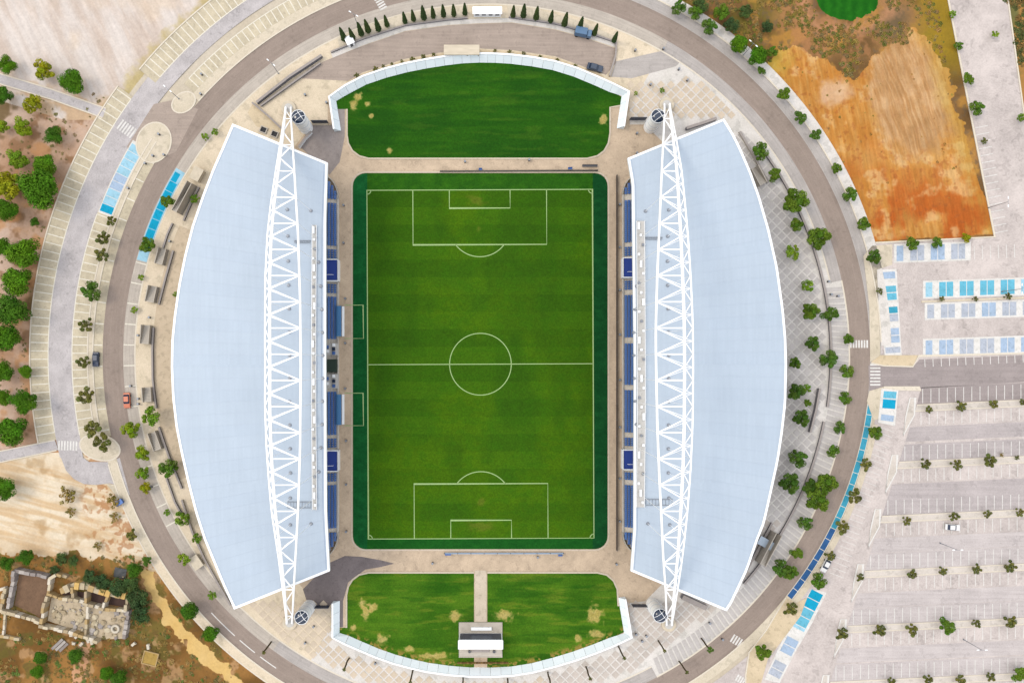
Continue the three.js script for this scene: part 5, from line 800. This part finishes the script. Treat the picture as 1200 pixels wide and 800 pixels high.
// street lamps: double-headed
const lampGroup = [[417, 24, 30], [322, 80, 40], [877, 58, 40], [1170, 240, 90], [1186, 340, 90], [203, 110, 40], [1112, 640, 0], [1140, 755, 0]];
{
  const pole = merge([new THREE.CylinderGeometry(.06, .11, 8, 8).translate(0, 4, 0), new THREE.CylinderGeometry(.2, .22, .3, 10).translate(0, .15, 0)]), arm = bar([-1.1, 8.15, 0], [1.1, 8.15, 0], .045, 6), head = rbox(.75, .12, .3, .05);
  let li = 0; for (const [x, y, d] of lampGroup) { const [wx, , wz] = E(x, y, 4); const t = thing('street_lamp', 'tall two-headed pole lamp ' + ['beside the white kiosk', 'beside the service ramp wall', 'in the dark bushes by the ring road', 'on the pale street beside the orange field', 'at the cyan and white bays', 'at the small oval traffic island', 'in the car park beside the white car', 'in the car park lane far from the access road'][li++], 'lamp', [wx, .05, wz], 'double-headed street lamps'); t.rotation.y = -d * D2R; mesh('pole', pole, M.steel, t); mesh('arm', arm, M.steel, t); for (const e of [-1, 1]) mesh('lamp_head', head, M.fascia, t).position.set(e * 1.2, 8.15, 0); }
}
// bollards and bins
{ const g = new THREE.LatheGeometry([[0, 0], [.2, 0], [.18, .75], [.22, .78], [.2, .9], [0, .98]].map(p => new THREE.Vector2(...p)), 12); const spots = [[744, 60], [777, 58], [795, 82], [805, 95], [762, 100], [403, 241], [403, 285], [405, 350], [405, 402], [405, 455], [406, 516], [406, 567], [406, 622], [358, 112], [383, 121], [746, 157], [746, 180], [368, 733], [358, 752], [440, 776], [745, 742], [752, 750], [757, 744], [831, 729], [846, 748], [886, 620], [970, 330], [973, 345], [981, 347], [200, 283], [176, 372], [163, 393], [154, 452], [163, 467], [163, 473], [178, 570], [630, 652], [507, 659], [545, 190], [620, 188], [726, 240], [726, 290], [726, 340], [726, 392], [726, 445], [726, 500], [726, 560], [726, 610], [722, 660], [193, 182], [171, 192], [180, 183], [151, 221], [187, 158], [237, 88], [236, 111]];
  for (const [x, y] of spots) { const wh = x > 720 && x < 730 ? 'beside the dark pitch barrier' : x > 400 && x < 410 && y < 640 ? 'on the apron by the team shelters' : x > 410 && x < 700 ? 'on the apron behind a goal line' : y > 690 ? 'on the tiled forecourt' : x < 210 && y > 250 ? 'on the pavement behind the stand' : x < 240 ? 'by the traffic islands' : x > 880 ? 'by the curved low wall' : 'on the plaza by a tower'; const t = thing('litter_bin', 'small dark round litter bin ' + wh, 'litter bin', [X(x), .17, Z(y)], 'small dark litter bins ' + wh); t.scale.set(1.5, 1.1, 1.5); mesh('body', g, M.darkSteel, t); mesh('lid', new THREE.CylinderGeometry(.2, .24, .08, 12).translate(0, .98, 0), M.steel, t); } }

// ---------------------------------------------------------------- ruin
{
  const q = ([a, b]) => [a / 6.667, 640 + b / 6.667], t = thing('stone_ruin', 'roofless stone ruin of small rooms in the brown scrub', 'ruin'), r = mulberry(55);
  const stoneM = [[206, 190, 160], [222, 208, 180], [190, 172, 142], [232, 222, 204], [196, 168, 120]].map(c => mat(c, { map: tPave, metres: 3 })), grey = [[176, 168, 164], [196, 188, 182], [160, 150, 146]].map(c => mat(c, { map: tPave, metres: 3 }));
  const wallLine = (pts, w, h, ms) => { const P = pts.map(q); for (let i = 0; i < P.length - 1; i++) { const a = P[i], b = P[i + 1], L = Math.hypot(X(b[0]) - X(a[0]), Z(b[1]) - Z(a[1])), n = Math.max(1, Math.round(L / 1.6)); for (let k = 0; k < n; k++) { const u0 = k / n, u1 = (k + .97) / n, f = u => [X(lerp(a[0], b[0], u)) + (r() - .5) * .15, -.2, Z(lerp(a[1], b[1], u)) + (r() - .5) * .15]; mesh('wall_block', band([f(u0), f(u1)], w * (.85 + .3 * r()), h * (.65 + .5 * r()) + .2), ms[Math.floor(r() * ms.length)], t); } } };
  wallLine([[85, 470], [140, 175], [395, 225]], 1.0, 2.4, grey); wallLine([[0, 488], [150, 520], [335, 582]], .9, 2.0, stoneM); wallLine([[352, 585], [368, 460], [400, 335], [418, 235], [470, 205], [540, 230]], .85, 2.2, stoneM); wallLine([[395, 355], [470, 385]], .7, 2.2, stoneM); wallLine([[590, 305], [590, 395]], .8, 2.4, stoneM); wallLine([[705, 335], [700, 430]], .8, 2.4, stoneM); wallLine([[860, 372], [830, 470]], .8, 2.6, stoneM); wallLine([[1010, 390], [1005, 490]], .8, 2.2, stoneM);
  wallLine([[500, 335], [610, 290], [720, 305], [850, 345], [1000, 375]], 2.0, 2.4, [stoneM[4], stoneM[0], mat([226, 188, 116], { map: tPave, metres: 3 })]); wallLine([[480, 390], [600, 400], [720, 440], [840, 475], [1015, 492]], .9, 2.3, stoneM); wallLine([[330, 605], [560, 650], [790, 730]], .9, 2.2, stoneM); wallLine([[1018, 490], [1000, 600], [985, 710]], 1.0, 1.8, grey); wallLine([[700, 460], [690, 560], [680, 680]], .7, 1.4, stoneM); wallLine([[60, 318], [20, 480]], 1, 1.6, stoneM); wallLine([[0, 335], [60, 318]], .8, 1.4, stoneM); wallLine([[0, 692], [160, 720]], .8, 1.0, stoneM); wallLine([[45, 530], [30, 690]], .6, .9, stoneM);
  const fl = (pts, m, y) => mesh('floor', sheetGeo(pts.map(q), y), m, t); fl([[110, 460], [155, 200], [395, 245], [350, 570]], mat([132, 104, 82], { map: tAsph, metres: 12 }), .05); fl([[370, 580], [400, 400], [1005, 495], [985, 720], [790, 725]], mat([206, 188, 160], { map: tAsph, metres: 9 }), .08); fl([[500, 345], [1000, 385], [1000, 480], [480, 390]], mat([88, 68, 62], { map: tAsph, metres: 9 }), .06);
  const sg = [0, 1, 2].map(k => { const g = new THREE.DodecahedronGeometry(1, 0), p = g.attributes.position, rr2 = mulberry(k + 3), sx = .8 + .5 * rr2(), sz = .7 + .5 * rr2(); g.scale(sx, .55, sz); return g; });
  const area = [[375, 570], [400, 470], [470, 400], [1000, 500], [980, 715], [790, 720], [560, 640]];
  for (let i = 0; i < 190; i++) { const x = 370 + r() * 640, y = 390 + r() * 340; if (!inPoly(area, x, y)) continue; const [px, py] = q([x, y]), s = .25 + .75 * Math.pow(r(), 2); const m = mesh('stone', sg[i % 3], (r() < .75 ? stoneM : grey)[Math.floor(r() * 3)], t); m.position.set(X(px), .1 + s * .3, Z(py)); m.scale.setScalar(s); m.rotation.y = r() * 6; }
  const ring = mesh('well_ring', new THREE.TorusGeometry(1.0, .4, 6, 18).rotateX(Math.PI / 2), stoneM[3], t); const [wx, wy] = q([905, 640]); ring.position.set(X(wx), .5, Z(wy));
  [[560, 690], [600, 700], [690, 730], [580, 755], [640, 760], [720, 742], [555, 665], [1045, 760], [1160, 780]].forEach((p, i) => { const [px, py] = q(p), b = thing('loose_stone', 'loose white stone block lying in front of the ruin', 'stone', [X(px), -.05, Z(py)], 'loose stone blocks'); b.rotation.y = i; mesh('block', rbox(1.0 + .3 * (i % 3), .8, .8, .12, 0, .4, 0), stoneM[3], b); mesh('chipped_corner', sg[i % 3].clone().scale(.3, .4, .3), stoneM[1], b).position.set(.5, .4, .35); });
  const pl = thing('stone_slabs', 'grey leaning slabs in front of the ruin', 'slab', [X(70), 0, Z(757)]); pl.rotation.y = .75; for (let i = 0; i < 3; i++) mesh('slab', box(4.4 - i * .5, .22, .8, i * .4, .25 + i * .06, -1 + i * 1.0), grey[i % 3], pl);
  const dk = thing('tarpaulin', 'dark tarpaulin sheet near the bushes above the ruin', 'tarpaulin', [X(141), 0, Z(671)]); dk.rotation.y = -.2; const pg = new THREE.PlaneGeometry(3.6, 3, 12, 10); { const p = pg.attributes.position; for (let i = 0; i < p.count; i++) p.setZ(i, .25 + .35 * fbm(p.getX(i) * 1.2 + 9, p.getY(i) * 1.2 + 4, 3)); pg.rotateX(-Math.PI / 2); pg.computeVertexNormals(); } mesh('sheet', pg, mat([66, 70, 72], { rough: .6 }), dk); mesh('weight', box(.5, .35, .4, 1.2, .5, .9), stoneM[2], dk);
  const gd = thing('stone_planter', 'yellowed square planting plot beyond the ruin', 'planter', [X(176), 0, Z(771)]); gd.rotation.y = -.25; for (const [w, d, x, z] of [[4.6, .3, 0, -1.9], [4.6, .3, 0, 1.9], [.3, 3.5, -2.15, 0], [.3, 3.5, 2.15, 0]]) mesh('edging', box(w, .45, d, x, .2, z), stoneM[4], gd); mesh('soil', box(4, .3, 3.5, 0, .1, 0), mat([188, 156, 84], { map: tAsph, metres: 4 }), gd);
}

renderer.render(scene, camera);
